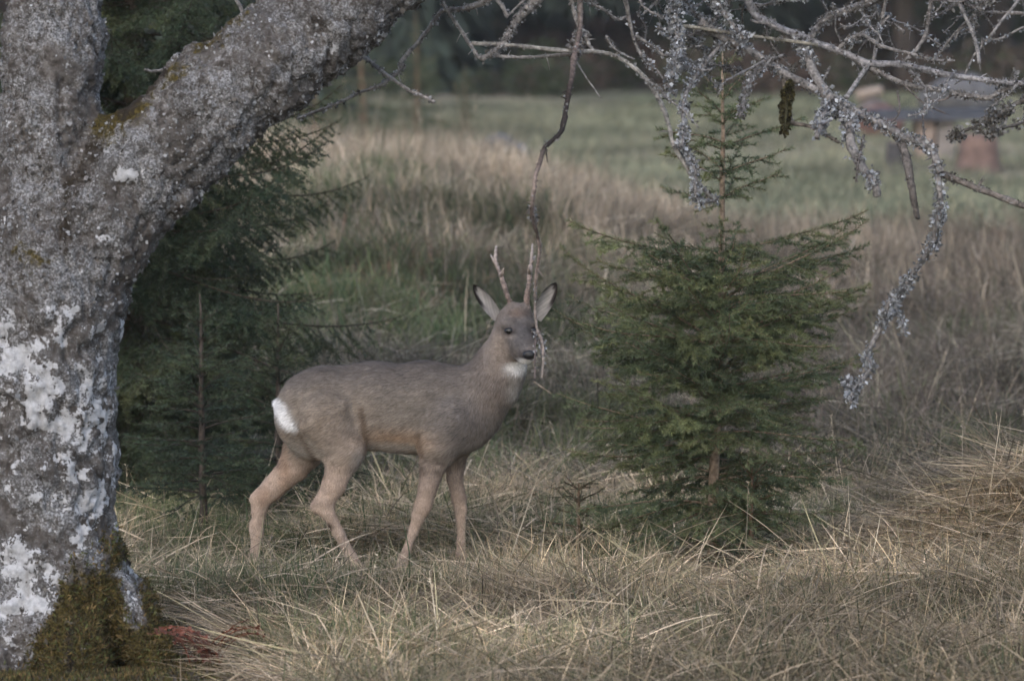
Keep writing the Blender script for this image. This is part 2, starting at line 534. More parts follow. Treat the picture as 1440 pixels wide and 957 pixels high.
def spruce(name, loc, whorls, H, r0, seed, label, group=None, **kw):
    root = empty(name, loc)
    tm, cm = spruce_mesh(whorls, H, r0, seed, **kw)
    tm.build("trunk", M_wood, root)
    cm.build("crown", [M_needle, M_wood], root)
    tag(root, label, "spruce", group)
    return root

def gpos(px, Y):
    x = (px - PW / 2) / PX * Y
    return np.array((x, Y, float(ground_z(np.array([x]), np.array([Y]))[0])))

def hpx(y): return (811 - y) / 405.0
W1 = [(hpx(88), .11, 4, 58, 0), (hpx(118), .20, 4, 46, 0), (hpx(152), .26, 5, 36, 5), (hpx(190), .29, 5, 28, 5), (hpx(232), .36, 5, 24, 8),
      (hpx(268), .36, 5, 16, 10)]
rw = np.random.default_rng(12)
for k in range(148):
    yb = 345 + 385 * (k + rw.uniform(0, 1)) / 148
    Lb = np.interp(yb, [340, 380, 430, 500, 600, 660, 700, 745], [.40, .56, .70, .76, .74, .68, .58, .38]) * rw.uniform(0.5, 1.08)
    W1.append((hpx(yb), Lb, 1, np.interp(yb, [340, 400, 460, 520, 620, 740], [22, 31, 34, 28, 13, -4]) + rw.normal(0, 9), rw.uniform(-10, 10)))
g = gpos(1001, 19.75)
spruce("young_spruce", g, W1, 1.86, 0.019, 11, "young green spruce with a pale bare stem standing right of the deer",
       lean=(0.03, 0.02), dens=780, nl=0.018, nw=0.0030, twig=0.062, sub=0.046, open_front=0.62, reach=0.565, trunk_col=(0.29, 0.215, 0.155), dark=(0.074, 0.102, 0.056), light=(0.185, 0.20, 0.085), droop=0.25)

WA = []
for k in range(56):
    h = 0.30 + k * 0.069
    WA.append((h, max(0.12, 1.13 * (1 - h / 4.35) ** 0.75), 6, 24 - 34 * (1 - h / 4.2) , 38 if h > 1 else 20))
spruce("large_spruce", gpos(182, 22.4), WA, 4.25, 0.055, 23, "tall dark spruce behind the forked lichen trunk",
       dens=430, nl=0.018, nw=0.0036, twig=0.042, droop=0.6, sub=0.03, dark=(0.032, 0.052, 0.029), light=(0.085, 0.095, 0.042), trunk_col=(0.09, 0.07, 0.055))
WB = [(0.16 + 0.062 * k, (0.40 - 0.030 * k), 6, 2 + 4 * k, 10) for k in range(11)]
spruce("small_spruce", gpos(285, 20.75), WB, 0.90, 0.013, 37, "small dark spruce with thin bare stem between lichen trunk and deer rump",
       dens=480, nl=0.016, nw=0.003, dark=(0.032, 0.054, 0.032), light=(0.075, 0.095, 0.045), trunk_col=(0.07, 0.055, 0.045), bare=0.2)
WD = [(0.10 + 0.06 * k, (0.40 - 0.030 * k), 6, 4 + 4 * k, 10) for k in range(11)]
spruce("small_spruce", gpos(392, 21.6), WD, 0.82, 0.012, 41, "small dark spruce half hidden behind the deer's rump and hind legs",
       dens=400, nl=0.016, nw=0.003, dark=(0.028, 0.050, 0.027), light=(0.09, 0.10, 0.04), trunk_col=(0.07, 0.055, 0.045))
WS = [(0.07 + 0.045 * k, 0.24 - 0.022 * k, 5, 10 + 5 * k, 10) for k in range(8)]
spruce("spruce_seedling", gpos(1056, 19.6), WS, 0.42, 0.011, 53, "tiny spruce seedling at the foot of the young green spruce",
       dens=420, nl=0.016, nw=0.003, dark=(0.045, 0.070, 0.036), light=(0.10, 0.12, 0.05), trunk_col=(0.14, 0.085, 0.055))
WS2 = [(0.05 + 0.045 * k, 0.20 - 0.022 * k, 4, 15 + 5 * k, 10) for k in range(6)]
spruce("spruce_seedling", gpos(812, 19.9), WS2, 0.30, 0.007, 59, "small spruce seedling in grass left of the young green spruce",
       dens=300, dark=(0.030, 0.058, 0.026), light=(0.07, 0.09, 0.035))

# young spruces and shrubs beyond the grass bank, left of the meadow (blurred by distance)
WF = [(0.10 + 0.12 * k, 0.62 - 0.052 * k, 6, 5 + 3 * k, 10) for k in range(11)]
for px, Y, s, lab in ((512, 58, 1.15, "young spruce beyond the grass bank, right of the leaning limb"),
                      (585, 64, 0.95, "rounded young spruce under the crossing lichen twigs, beyond the bank"),
                      (655, 66, 0.55, "low dark spruce bush at the left end of the far meadow"),
                      (440, 55, 1.05, "dark young spruce just below the leaning limb, beyond the bank")):
    r = spruce("distant_spruce", gpos(px, Y), WF, 1.5, 0.03, int(px), lab, "young spruces beyond the grass bank",
               dens=90, nl=0.03, nw=0.008, twig=0.08, dark=(0.052, 0.076, 0.044), light=(0.12, 0.135, 0.07))
    r.scale = (s, s, s)

# ------------------------------------------------------------------ forest edge behind the meadow
def forest_tree_mesh(H, r0, base, seed):
    rng = np.random.default_rng(seed)
    tm, cm = MB(), MB()
    hs = np.linspace(-0.3, H, 10)
    tm.tube(np.stack([rng.normal(0, .03, 10), rng.normal(0, .03, 10), hs], 1), r0 * (1 - np.clip(hs, 0, H) / H) + 0.02, 9, (0.12, 0.095, 0.08), 0, 0.08, seed)
    # dead lower twigs
    for k in range(26):
        h = rng.uniform(0.3, 3.2); a = rng.uniform(0, 6.28); l = rng.uniform(0.4, 1.4)
        p = np.array((0, 0, h)); d = np.array((math.cos(a), math.sin(a), rng.uniform(-0.5, 0.1)))
        tm.tube([p, p + d * l * 0.5, p + d * l + np.array((0, 0, -0.12))], [0.016, 0.011, 0.005], 4, (0.10, 0.09, 0.085), 0, 0, 1, cap=False)
    n = 5200
    h = base + (H - base) * rng.random(n) ** 1.25
    R = (0.10 + 0.17 * (H - h)) * rng.uniform(0.35, 1.0, n) ** 0.6
    R = np.minimum(R, 2.3)
    a = rng.uniform(0, 6.283, n)
    p = np.stack([np.cos(a) * R, np.sin(a) * R, h - 0.22 * R], 1)
    rad = np.stack([np.cos(a), np.sin(a), np.full(n, -0.35)], 1)
    t = nrm(np.cross(rad, (0, 0, 1)))
    l = rng.uniform(0.25, 0.6, (n, 1)); w = rng.uniform(0.05, 0.13, (n, 1))
    dr = np.array((0, 0, -1)) * rng.uniform(0.1, 0.45, (n, 1))
    v = np.stack([p - rad * l * 0.5, p + t * w + dr * 0.4, p + rad * l * 0.6 + dr, p - t * w + dr * 0.4], 1).reshape(-1, 3)
    b = np.arange(n)[:, None] * 4
    f = np.concatenate([b + [0, 1, 2], b + [0, 2, 3]])
    c = np.array((0.026, 0.034, 0.025)) * rng.uniform(0.6, 1.7, (n, 1))
    cm.add(v, f, np.repeat(c, 4, 0))
    return tm, cm

protos = []
for k, (H, r0, base) in enumerate(((15, 0.17, 2.4), (13, 0.13, 1.0), (17, 0.22, 3.0), (9, 0.10, 0.5))):
    tm, cm = forest_tree_mesh(H, r0, base, 70 + k)
    t = tm.build("trunk", M_wood, None, link=False); c_ = cm.build("crown", M_far, None, smooth=False, link=False)
    protos.append((t.data, c_.data))
edge = [(815, 85, 0, 0.55, "slim reddish forest trunk right behind the hanging dead stick"),
        (1275, 83, 0, 0.95, "straight grey forest trunk above the low table in the far wood edge"),
        (735, 90, 1, 1.0, "bushy dark forest spruce left of the hanging dead stick"),
        (560, 82, 3, 1.0, "low-branched dark forest spruce behind the crossing lichen twigs"),
        (1120, 92, 2, 0.8, "thick dark forest trunk behind the young spruce's tip"),
        (1400, 86, 2, 0.9, "dark forest trunk at the photo's top right corner"),
        (930, 94, 1, 1.0, "dark forest spruce behind the hanging lichen beard"),
        (640, 96, 0, 1.0, "bare dark forest trunk left of the curved hooked branch"),
        (430, 84, 3, 1.1, "dark forest spruce behind the leaning lichen limb"),
        (1010, 89, 1, 0.9, "dark forest spruce behind the young spruce's leader"),
        (1340, 96, 1, 1.0, "dark forest spruce back in the wood behind the low table"),
        (300, 70, 3, 1.2, "dark forest spruce seen through the fork of the lichen tree")]
for px, Y, k, s, lab in edge:
    root = empty("forest_tree", gpos(px, Y))
    root.rotation_euler.z = px * 0.37
    root.scale = (s, s, s)
    for nm, d in (("trunk", protos[k][0]), ("crown", protos[k][1])):
        o = bpy.data.objects.new(nm, d); COL.objects.link(o); o.parent = root
    tag(root, lab, "tree", "trees along the wood edge")

# ------------------------------------------------------------------ scatter by geometry nodes (uncountable growth)
def scatter(name, label, cat, pts, rot, scl, idx, tint, proto_objs, mat):
    coll = bpy.data.collections.new(name + "_kinds")
    for o in proto_objs: coll.objects.link(o)
    me = bpy.data.meshes.new(name)
    me.vertices.add(len(pts)); me.vertices.foreach_set("co", np.ascontiguousarray(pts, np.float32).ravel())
    for nm, ty, dat, key in (("rot", 'FLOAT_VECTOR', rot, "vector"), ("scl", 'FLOAT', scl, "value"), ("idx", 'INT', idx, "value"), ("tint", 'FLOAT_VECTOR', tint, "vector")):
        a = me.attributes.new(nm, ty, 'POINT')
        a.data.foreach_set(key, np.ascontiguousarray(dat, np.int32 if ty == 'INT' else np.float32).ravel())
    me.materials.append(mat)
    o = bpy.data.objects.new(name, me); COL.objects.link(o)
    ng = bpy.data.node_groups.new(name, 'GeometryNodeTree')
    ng.interface.new_socket("Geometry", in_out='INPUT', socket_type='NodeSocketGeometry')
    ng.interface.new_socket("Geometry", in_out='OUTPUT', socket_type='NodeSocketGeometry')
    gi, go = ng.nodes.new("NodeGroupInput"), ng.nodes.new("NodeGroupOutput")
    ci = ng.nodes.new("GeometryNodeCollectionInfo"); ci.inputs[0].default_value = coll
    ci.inputs["Separate Children"].default_value = True; ci.inputs["Reset Children"].default_value = True
    ip = ng.nodes.new("GeometryNodeInstanceOnPoints"); ip.inputs["Pick Instance"].default_value = True
    def attr(nm, ty):
        n = ng.nodes.new("GeometryNodeInputNamedAttribute"); n.data_type = ty; n.inputs[0].default_value = nm
        return n.outputs[0]
    er = ng.nodes.new("FunctionNodeEulerToRotation")
    L = ng.links.new
    L(attr("rot", 'FLOAT_VECTOR'), er.inputs[0])
    L(gi.outputs[0], ip.inputs["Points"]); L(ci.outputs[0], ip.inputs["Instance"])
    L(attr("idx", 'INT'), ip.inputs["Instance Index"]); L(er.outputs[0], ip.inputs["Rotation"]); L(attr("scl", 'FLOAT'), ip.inputs["Scale"])
    L(ip.outputs[0], go.inputs[0])
    md = o.modifiers.new("scatter", 'NODES'); md.node_group = ng
    tag(o, label, cat, kind="stuff")
    return o

def blade_tuft(n, lmin, lmax, wid, spread, lean, cols, seed, flat=False, head=False):
    """a tuft of curved tapering blades"""
    rng = np.random.default_rng(seed)
    mb = MB()
    cols = np.array(cols)
    for k in range(n):
        L = rng.uniform(lmin, lmax); a = rng.uniform(0, 6.283)
        p = np.array((rng.normal(0, spread), rng.normal(0, spread), 0.0 if not flat else rng.uniform(0.0, 0.05)))
        e = rng.uniform(0.02, 0.22) if flat else math.radians(90) - abs(rng.normal(0, lean))
        cur = rng.uniform(-0.5, 0.2) if flat else -rng.uniform(0.1, 1.1) * lean * 2
        pts = [p]; S = 4
        for s in range(S):
            ee = e + cur * (s / S) ** 1.2
            if not flat: ee = max(ee, 0.05)
            p = p + np.array((math.cos(a) * math.cos(ee), math.sin(a) * math.cos(ee), math.sin(ee))) * (L / S)
            if flat: p[2] = max(p[2], 0.005)
            pts.append(p)
        pts = np.array(pts)
        wd = nrm(np.array((-math.sin(a), math.cos(a), rng.uniform(-0.6, 0.6)))) * wid * rng.uniform(0.6, 1.3) * 0.5
        ww = np.array((0.9, 1.0, 0.85, 0.6, 0.12))
        v = np.concatenate([pts - wd * ww[:, None], pts + wd * ww[:, None]])
        f = []
        for s in range(S):
            f += [(s, s + 1, s + 6), (s, s + 6, s + 5)]
        c = cols[rng.integers(len(cols))] * rng.uniform(0.75, 1.25)
        mb.add(v, f, c)
        if head:
            for h in range(10):
                hp = pts[-1] + (pts[-2] - pts[-1]) * (h / 10) * 1.1
                d = rand_dirs(1, rng)[0] * 0.012
                mb.add([hp, hp + d + [0, 0, 0.012], hp + np.cross(d, (0, 0, 1)) * 0.5 + [0, 0, 0.006]], [(0, 1, 2)], c)
    return mb.build("grass_tuft", M_grass, None, smooth=False, link=False)

TAN = [(0.43, 0.365, 0.27), (0.35, 0.30, 0.225), (0.52, 0.46, 0.36), (0.27, 0.225, 0.165), (0.40, 0.335, 0.235)]
MAT_ = [(0.37, 0.32, 0.25), (0.30, 0.265, 0.205), (0.45, 0.395, 0.32), (0.17, 0.145, 0.11), (0.33, 0.275, 0.20), (0.24, 0.225, 0.15)]
GRN = [(0.115, 0.140, 0.066), (0.15, 0.165, 0.080), (0.085, 0.115, 0.060), (0.20, 0.195, 0.10)]
BRN = [(0.20, 0.165, 0.135), (0.15, 0.125, 0.105), (0.25, 0.21, 0.175), (0.12, 0.11, 0.08)]
dry_t = [blade_tuft(10, .08, .27, .0032, .06, .45, TAN, 100 + k) for k in range(5)]
mat_t = [blade_tuft(26, .12, .38, .0037, .10, .2, MAT_, 110 + k, flat=True) for k in range(6)]
grn_t = [blade_tuft(24, .06, .19, .0036, .07, .6, GRN, 120 + k) for k in range(5)]
stk_t = [blade_tuft(1, .26, .46, .0034, .0, .16, TAN[:3], 130 + k, head=(k % 2 == 0)) for k in range(6)]
brn_t = [blade_tuft(20, .08, .24, .0030, .08, .7, BRN, 140 + k) for k in range(4)]
crs_t = [blade_tuft(16, .12, .36, .0050, .12, .38, TAN, 150 + k) for k in range(5)]
mdw_t = [blade_tuft(26, .04, .12, .009, .16, .6, [(0.185, 0.195, 0.13), (0.22, 0.225, 0.15), (0.33, 0.30, 0.20)], 160 + k) for k in range(4)]

RG = np.random.default_rng(5)
def field(n, y0, y1, marg=1.7):
    """random ground points in the strip the camera can nearly see"""
    n = int(n * (0.045 * (y0 + y1) + marg) / (0.045 * (y0 + y1) + (0.5 if marg < 2 else 1.0)))
    y = RG.uniform(y0, y1, n * 2); w = 0.09 * y + marg
    x = RG.uniform(-1, 1, n * 2) * (0.09 * y1 + marg)
    k = np.abs(x) < w
    x, y = x[k][:n], y[k][:n]
    return np.stack([x, y, ground_z(x, y)], 1)
TREE_XY = at(60, 900, 17.6)[:2]
SHADE = [(gpos(225, 21.2)[0], 21.3, .75), (gpos(330, 21.3)[0], 21.6, .75), (gpos(440, 21.8)[0], 22.0, .55), (gpos(150, 22.4)[0], 22.4, 1.0), (gpos(760, 21.4)[0], 21.2, .5), (gpos(960, 20.6)[0], 20.8, .7), (gpos(1130, 20.8)[0], 21.1, .6)]
def keep(p, prob, dead=True):
    d = np.hypot(p[:, 0] - TREE_XY[0] - 0.1, p[:, 1] - TREE_XY[1])
    pxx = 720 + p[:, 0] / p[:, 1] * PX
    foot = (p[:, 1] < 18.6) & (pxx < 408 + 24 * RG.normal(0, 1, len(p)) - 62 * (p[:, 1] - 16.97))
    foot |= np.hypot(p[:, 0] + 0.92, (p[:, 1] - 17.1) * 0.6) < 0.20
    shade = np.zeros(len(p))
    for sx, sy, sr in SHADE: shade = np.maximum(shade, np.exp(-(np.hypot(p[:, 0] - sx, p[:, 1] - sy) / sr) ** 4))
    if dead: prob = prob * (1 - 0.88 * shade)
    open_ = ((p[:, 1] > 18.45) & (p[:, 1] < 20.4) & (pxx > 320) & (pxx < 690)) | ((p[:, 1] > 19.3) & (p[:, 1] < 21.3) & (pxx > 150) & (pxx < 430)) | ((p[:, 1] > 18.9) & (p[:, 1] < 19.9) & (pxx > 930) & (pxx < 1080))
    prob = prob * np.where(open_, 0.22 if dead else 0.6, 1.0)
    k = (RG.random(len(p)) < prob) & (d > 0.40) & ~foot
    return p[k]
def put(name, label, p, protos_, smin, smax, tilt, tcol, tvar=0.25, sink=0.01):
    n = len(p)
    rot = np.stack([RG.normal(0, tilt, n), RG.normal(0, tilt, n), RG.uniform(0, 6.283, n)], 1)
    patch = fbm(p * np.array((1, 1, 0)), 1.1, 3, 77)[:, None]
    t = np.array(tcol) * (1 - 0.2 * sstep(1.1, 1.6, p[:, 0]) * sstep(18.6, 19.4, p[:, 1]) * sstep(22, 21, p[:, 1]))[:, None] * (1 - 0.28 * (sstep(0.4, 1.6, p[:, 0]) * sstep(21, 23, p[:, 1]) * sstep(38, 35, p[:, 1])))[:, None] * (1 + tvar * RG.uniform(-1, 1, (n, 1))) * (0.60 + 0.75 * sstep(0.3, 0.7, patch))  # right mound tinted darker to mute its sunlit look; right bank duller
    q = p.copy(); q[:, 2] -= sink + 0.03 * ((p[:, 1] > 18.95) & (p[:, 1] < 20.4))
    scatter(name, label, "grass", q, rot, RG.uniform(smin, smax, n), RG.integers(0, len(protos_), n), t, protos_, M_grass)
def patch(p, s, seed): return fbm(p * np.array((1, 1, 0)), s, 3, seed)

p = field(17000, 15.5, 22.5); put("dead_grass_mat", "flattened mat of dead grass around the deer and trees", keep(p, 1.0), mat_t, .7, 1.25, .2, (1.44, 1.30, 1.16), .5)
p = field(6000, 15.5, 22.2); p = keep(p, 0.2 + 0.9 * sstep(0.4, 0.6, patch(p, 1.4, 3)))
put("dry_grass", "upright tan dry grass blades in the foreground", p, dry_t, .5, 1.0, .32, (1.62, 1.45, 1.25), .4)
p = field(420, 15.8, 23); put("grass_stalk", "thin pale dead grass stalks standing above the foreground mat", keep(p, 1), stk_t, .6, 1.1, .2, (1.1, 1.05, 1.0))
p = field(17000, 15.5, 24); p = keep(p, 0.13 + 0.86 * sstep(0.41, 0.53, patch(p, 1.1, 13)), False)
put("green_grass", "short green grass growing through the foreground mat", p, grn_t, .6, 1.1, .2, (1, 1, 1))
p = np.stack([RG.uniform(-0.75, 0.05, 420), RG.uniform(18.6, 19.4, 420), np.zeros(420)], 1); p[:, 2] = ground_z(p[:, 0], p[:, 1]); p = keep(p, 0.25 + 0.75 * sstep(-0.5, -0.3, p[:, 0]) * sstep(0.0, -0.15, p[:, 0]))
put("dry_grass", "taller dry grass blades standing before the deer's forelegs", p, dry_t, .65, 1.1, .2, (1.35, 1.25, 1.15))
p = np.stack([RG.uniform(-1.35, -0.55, 1500), RG.uniform(18.3, 21.2, 1500), np.zeros(1500)], 1); p[:, 2] = ground_z(p[:, 0], p[:, 1]); p = keep(p, 0.3 + 0.7 * sstep(0.4, 0.55, patch(p, 2.0, 67)), False)
put("green_grass", "darker green grass between the tree foot and the deer's hind legs", p, grn_t, .45, .9, .3, (0.85, 0.95, 0.9))
# the bank behind the deer
p = field(16000, 22, 33); lf = sstep(1.2, 0.0, p[:, 0]); p = keep(p, (0.25 + 0.6 * lf) * (0.3 + 0.7 * sstep(0.38, 0.55, patch(p, 0.8, 23))) * (1 - 0.75 * sstep(29, 32, p[:, 1])))
put("bank_green_grass", "green grass on the bank behind the deer", p, grn_t, .55, 1.15, .45, (1.05, 1.14, 1.1), .45)
p = field(24000, 22, 34); p = keep(p, 0.35 + 0.65 * sstep(0.42, 0.6, patch(p, 0.9, 29)))
put("bank_dead_grass", "dull dead grass lying over the bank behind the deer", p, mat_t + brn_t, .8, 1.35, .25, (1.0, 0.98, 0.95), .5)
p = field(5000, 22, 31); rt = sstep(0.3, 1.4, p[:, 0]); p = keep(p, 0.12 + 0.85 * rt)
put("brown_undergrowth", "brown withered undergrowth on the bank right of the young spruce", p, brn_t, .8, 1.5, .3, (0.95, 0.9, 0.9))
p = field(12500, 27, 36.0); p = keep(p, (1 - 0.85 * sstep(33, 34, p[:, 1]) * sstep(0.2, 0.9, p[:, 0])) * (0.3 + 0.7 * sstep(0.35, 0.55, patch(p, 0.8, 37))) * sstep(27.4, 30.2, p[:, 1] + RG.normal(0, .6, len(p))))
put("tall_dry_grass", "tall pale dry grass along the crest of the bank", p, crs_t, .5, 1.0, .16, (1.28, 1.19, 1.17), .3)
p = np.stack([RG.uniform(-1.15, 0.15, 3200), RG.uniform(25.5, 31, 3200), np.zeros(3200)], 1); p[:, 2] = ground_z(p[:, 0], p[:, 1]); p = keep(p, sstep(0.36, 0.55, patch(p, 1.3, 63)), False)
put("bank_tussock_grass", "darker green tussocks on the upper left of the bank", p, grn_t, .8, 1.5, .4, (0.72, 0.78, 0.78), .4)
p = np.stack([RG.normal(-0.53, .2, 260), RG.normal(27.0, .5, 260), np.zeros(260)], 1); p[:, 2] = ground_z(p[:, 0], p[:, 1])
put("withered_bracken", "reddish brown patch of withered bracken on the bank above the deer's back", p, brn_t, .6, 1.1, .5, (1.5, 0.95, 0.8))
p = field(700, 22, 31); put("bank_grass_stalk", "scattered pale stalks standing on the bank", keep(p, 1), stk_t, .6, 1.1, .25, (1.15, 1.1, 1.05))
p = np.stack([RG.uniform(-1.45, -.2, 70), RG.uniform(34, 39, 70), np.zeros(70)], 1); p[:, 2] = ground_z(p[:, 0], p[:, 1])
put("weed_stalk", "tall pale withered weed stalks on the crest below the leaning limb", p, stk_t, .8, 1.5, .1, (.75, .7, .66))
p = field(9000, 36, 78, 2.5); put("meadow_grass", "short mown grass of the far meadow", keep(p, 1), mdw_t, .8, 1.4, .1, (1, 1, 1))

# forest depth: the wood behind its edge reads as one mass
fp = []
rf = np.random.default_rng(8)
for k in range(230):
    y = rf.uniform(98, 175); x = rf.uniform(-45, 45)
    fp.append((x, y))
for k in range(40):   # side wings of the wood edge, beyond the frame
    s = 1 if k % 2 else -1
    fp.append((s * rf.uniform(9.5, 45), rf.uniform(80, 98)))
fp = np.array(fp); fz = ground_z(fp[:, 0], fp[:, 1])
ft = []
for a_, b_ in protos:
    me_a = MB()
    va = np.zeros(len(a_.vertices) * 3); a_.vertices.foreach_get("co", va)
    vb = np.zeros(len(b_.vertices) * 3); b_.vertices.foreach_get("co", vb)
    def tri(me):
        x = np.zeros(len(me.loops), np.int32); me.loops.foreach_get("vertex_index", x); return x.reshape(-1, 3)
    def colr(me):
        x = np.zeros(len(me.vertices) * 4, np.float32); me.color_attributes["Col"].data.foreach_get("color", x); return x.reshape(-1, 4)[:, :3]
    me_a.add(va.reshape(-1, 3), tri(a_), colr(a_), 0); me_a.add(vb.reshape(-1, 3), tri(b_), colr(b_), 1)
    ft.append(me_a.build("wood_tree", [M_wood, M_far], None, smooth=False, link=False))
nF = len(fp)
o = scatter("forest", "dark forest standing behind the far meadow", "forest", np.stack([fp[:, 0], fp[:, 1], fz], 1),
            np.stack([np.zeros(nF), np.zeros(nF), rf.uniform(0, 6.28, nF)], 1), rf.uniform(0.8, 1.25, nF), rf.integers(0, 4, nF), np.ones((nF, 3)), ft, M_far)

# undergrowth under the wood edge
def bush_clump(seed, cols):
    rng = np.random.default_rng(seed); mb = MB(); n = 260
    d = rand_dirs(n, rng) * np.array((0.55, 0.55, 0.42)) * rng.uniform(0.4, 1, (n, 1)) ** 0.5 + np.array((0, 0, 0.3))
    u, w = rand_dirs(n, rng) * 0.11, rand_dirs(n, rng) * 0.045
    v = np.stack([d - w, d + w, d + u], 1).reshape(-1, 3)
    c = np.array(cols)[rng.integers(len(cols), size=n)] * rng.uniform(0.6, 1.4, (n, 1))
    mb.add(v, np.arange(n * 3).reshape(-1, 3), np.repeat(c, 3, 0))
    return mb.build("undergrowth_clump", M_grass, None, smooth=False, link=False)
ub = [bush_clump(200, [(0.05, 0.065, 0.035), (0.07, 0.08, 0.04)]), bush_clump(201, [(0.13, 0.085, 0.065), (0.09, 0.07, 0.055)]), bush_clump(202, [(0.05, 0.06, 0.03), (0.10, 0.075, 0.055)])]
n = 520
y = RG.uniform(79, 104, n); x = RG.uniform(-11, 11, n)
up = np.stack([x, y, ground_z(x, y)], 1)
scatter("undergrowth", "low dark undergrowth along the foot of the wood", "undergrowth", up, np.stack([np.zeros(n), np.zeros(n), RG.uniform(0, 6.28, n)], 1),
        RG.uniform(0.5, 1.1, n), RG.integers(0, 3, n), np.ones((n, 3)), ub, M_grass)

# ------------------------------------------------------------------ the lichen-covered forked tree
TD = 17.6
TS = TD / PX
tree = empty("lichen_tree", np.array((TREE_XY[0], TREE_XY[1], float(ground_z(TREE_XY[:1], TREE_XY[1:])[0]))))
tag(tree, "thick old forked tree crusted with white and grey lichen, mossy at its foot", "tree")
def tp(x, y, d=0.0): return at(x, y, TD + d)
lo = tp(-190, 1010) + np.array((0, -0.62, 0)); hi = tp(640, -190) + np.array((0, 0.55, 0))
S = SDF(lo, hi, 0.0105)
def chain(S, pts, k=0.05, ys=1.0):
    for (x0, y0, r0, d0), (x1, y1, r1, d1) in zip(pts[:-1], pts[1:]):
        S.cone(tp(x0, y0, d0), tp(x1, y1, d1), r0 * TS, r1 * TS, ys, k)
chain(S, [(60, 1000, 150, 0), (60, 900, 122, 0), (60, 780, 106, 0), (57, 660, 103, 0), (54, 540, 107, 0), (60, 430, 110, 0), (66, 350, 100, 0)])
chain(S, [(66, 380, 90, 0), (68, 300, 80, .01), (71, 200, 73, .02), (75, 60, 69, .03), (84, -170, 64, .06)])
chain(S, [(85, 410, 90, 0), (140, 310, 82, -.02), (205, 232, 79, -.03), (290, 155, 78, -.04), (380, 85, 77, -.04), (470, 15, 74, -.02), (560, -62, 66, 0), (640, -130, 58, .02)], 0.06)
chain(S, [(120, 790, 48, -.05), (165, 850, 36, -.12), (205, 915, 30, -.2), (260, 985, 30, -.3)], 0.06)
chain(S, [(90, 830, 55, -.15), (100, 920, 45, -.3), (110, 1000, 45, -.42)], 0.06)
chain(S, [(20, 850, 55, -.1), (-30, 950, 45, -.25), (-60, 1010, 45, -.3)], 0.06)
chain(S, [(150, 800, 35, .05), (190, 850, 26, .08), (215, 890, 25, .1)], 0.05)
S.cone(tp(120, 285, -.12), tp(95, 345, -.12), 0.03, 0.02, 1, 0.04)
v, qd = S.surface()
nr = vert_normals(v, qd)
disp = (fbm(v, 22, 3, 3) - 0.5) * 0.030 + (fbm(v, 7, 2, 4) - 0.5) * 0.035 + (vnoise(v, 75, 6) - 0.5) * 0.012 - 0.022 * (1 - np.abs(2 * fbm(v * np.array((1, 1, .55)), 17, 3, 33) - 1) * 2.2).clip(0, 1) ** 3
v = v + nr * disp[:, None]
# masks from where crust, moss and dark streaks lie (pixel-like trunk coordinates)
tx = 720 + v[:, 0] / TS; tz = -80 + (CAMZ - v[:, 2]) / TS
wn_ = fbm(v, 11, 3, 12)
white = (0.16 + 0.22 * sstep(0.40, 0.6, wn_)) * sstep(380, 470, tz) * sstep(910, 850, tz) + 0.02
white = np.maximum(white, 0.95 * np.exp(-(((tx - 186) / 22) ** 2 + ((tz - 243) / 14) ** 2)))
white = np.maximum(white, 0.75 * np.exp(-(((tx - 148) / 14) ** 2 + ((tz - 328) / 9) ** 2)))
for (cx, cy, rx, ry) in ((62, 560, 22, 24), (135, 570, 22, 55), (25, 500, 24, 40), (30, 780, 32, 34), (110, 640, 34, 26), (100, 590, 24, 14), (70, 470, 30, 20), (20, 880, 20, 60), (130, 680, 18, 28), (75, 830, 40, 18), (15, 440, 15, 16), (125, 760, 25, 18)):
    white = white + 0.36 * np.exp(-(((tx - cx) / rx) ** 2 + ((tz - cy) / ry) ** 2) ** 1.5)
mb_ = fbm(v, 6, 2, 15)
bnd = 905 - 145 * sstep(15, 125, tx) + (mb_ - 0.5) * 130
moss = 0.78 * sstep(-55, 55, tz - bnd)
moss = np.maximum(moss, sstep(915, 945, tz))
moss = np.maximum(moss, 0.62 * np.exp(-(((tx - 48) / 55) ** 2 + ((tz - 354) / 26) ** 2)))
up_ = sstep(0.25, 0.75, nr[:, 2])
moss = np.maximum(moss, up_ * 0.75 * sstep(60, 130, tz) * sstep(300, 260, tz) * (tx > 120))
def seg_d(ax, ay, bx, by):
    t = np.clip(((tx - ax) * (bx - ax) + (tz - ay) * (by - ay)) / ((bx - ax) ** 2 + (by - ay) ** 2), 0, 1)
    return np.hypot(tx - ax - t * (bx - ax), tz - ay - t * (by - ay))
moss = np.maximum(moss, 0.56 * np.exp(-(seg_d(150, 190, 350, 5) / 28) ** 2) * sstep(-0.1, 0.4, nr[:, 2]))
moss = moss * (1 - 0.9 * np.exp(-(seg_d(176, 800, 198, 862) / 10) ** 2))
white = np.maximum(white, 0.5 * np.exp(-(seg_d(176, 800, 198, 862) / 9) ** 2))
front = nr[:, 1] < 0.2
dark = np.maximum(np.exp(-(seg_d(140, 205, 108, 255) / 24) ** 2) * .62, np.exp(-(seg_d(105, 262, 97, 335) / 20) ** 2) * .6) * front
dark = np.maximum(dark, 0.75 * np.exp(-(seg_d(175, 160, 230, 100) / 13) ** 2))
dark = np.maximum(dark, 0.8 * np.exp(-(seg_d(172, 778, 192, 812) / 7) ** 2) * front)
dark = np.maximum(dark, 0.8 * np.exp(-(seg_d(108, 870, 112, 960) / 9) ** 2) * front)
trunk = raw_mesh("trunk", local(tree, v), qd, np.stack([dark, white, moss], 1), None, M_trunk, tree)

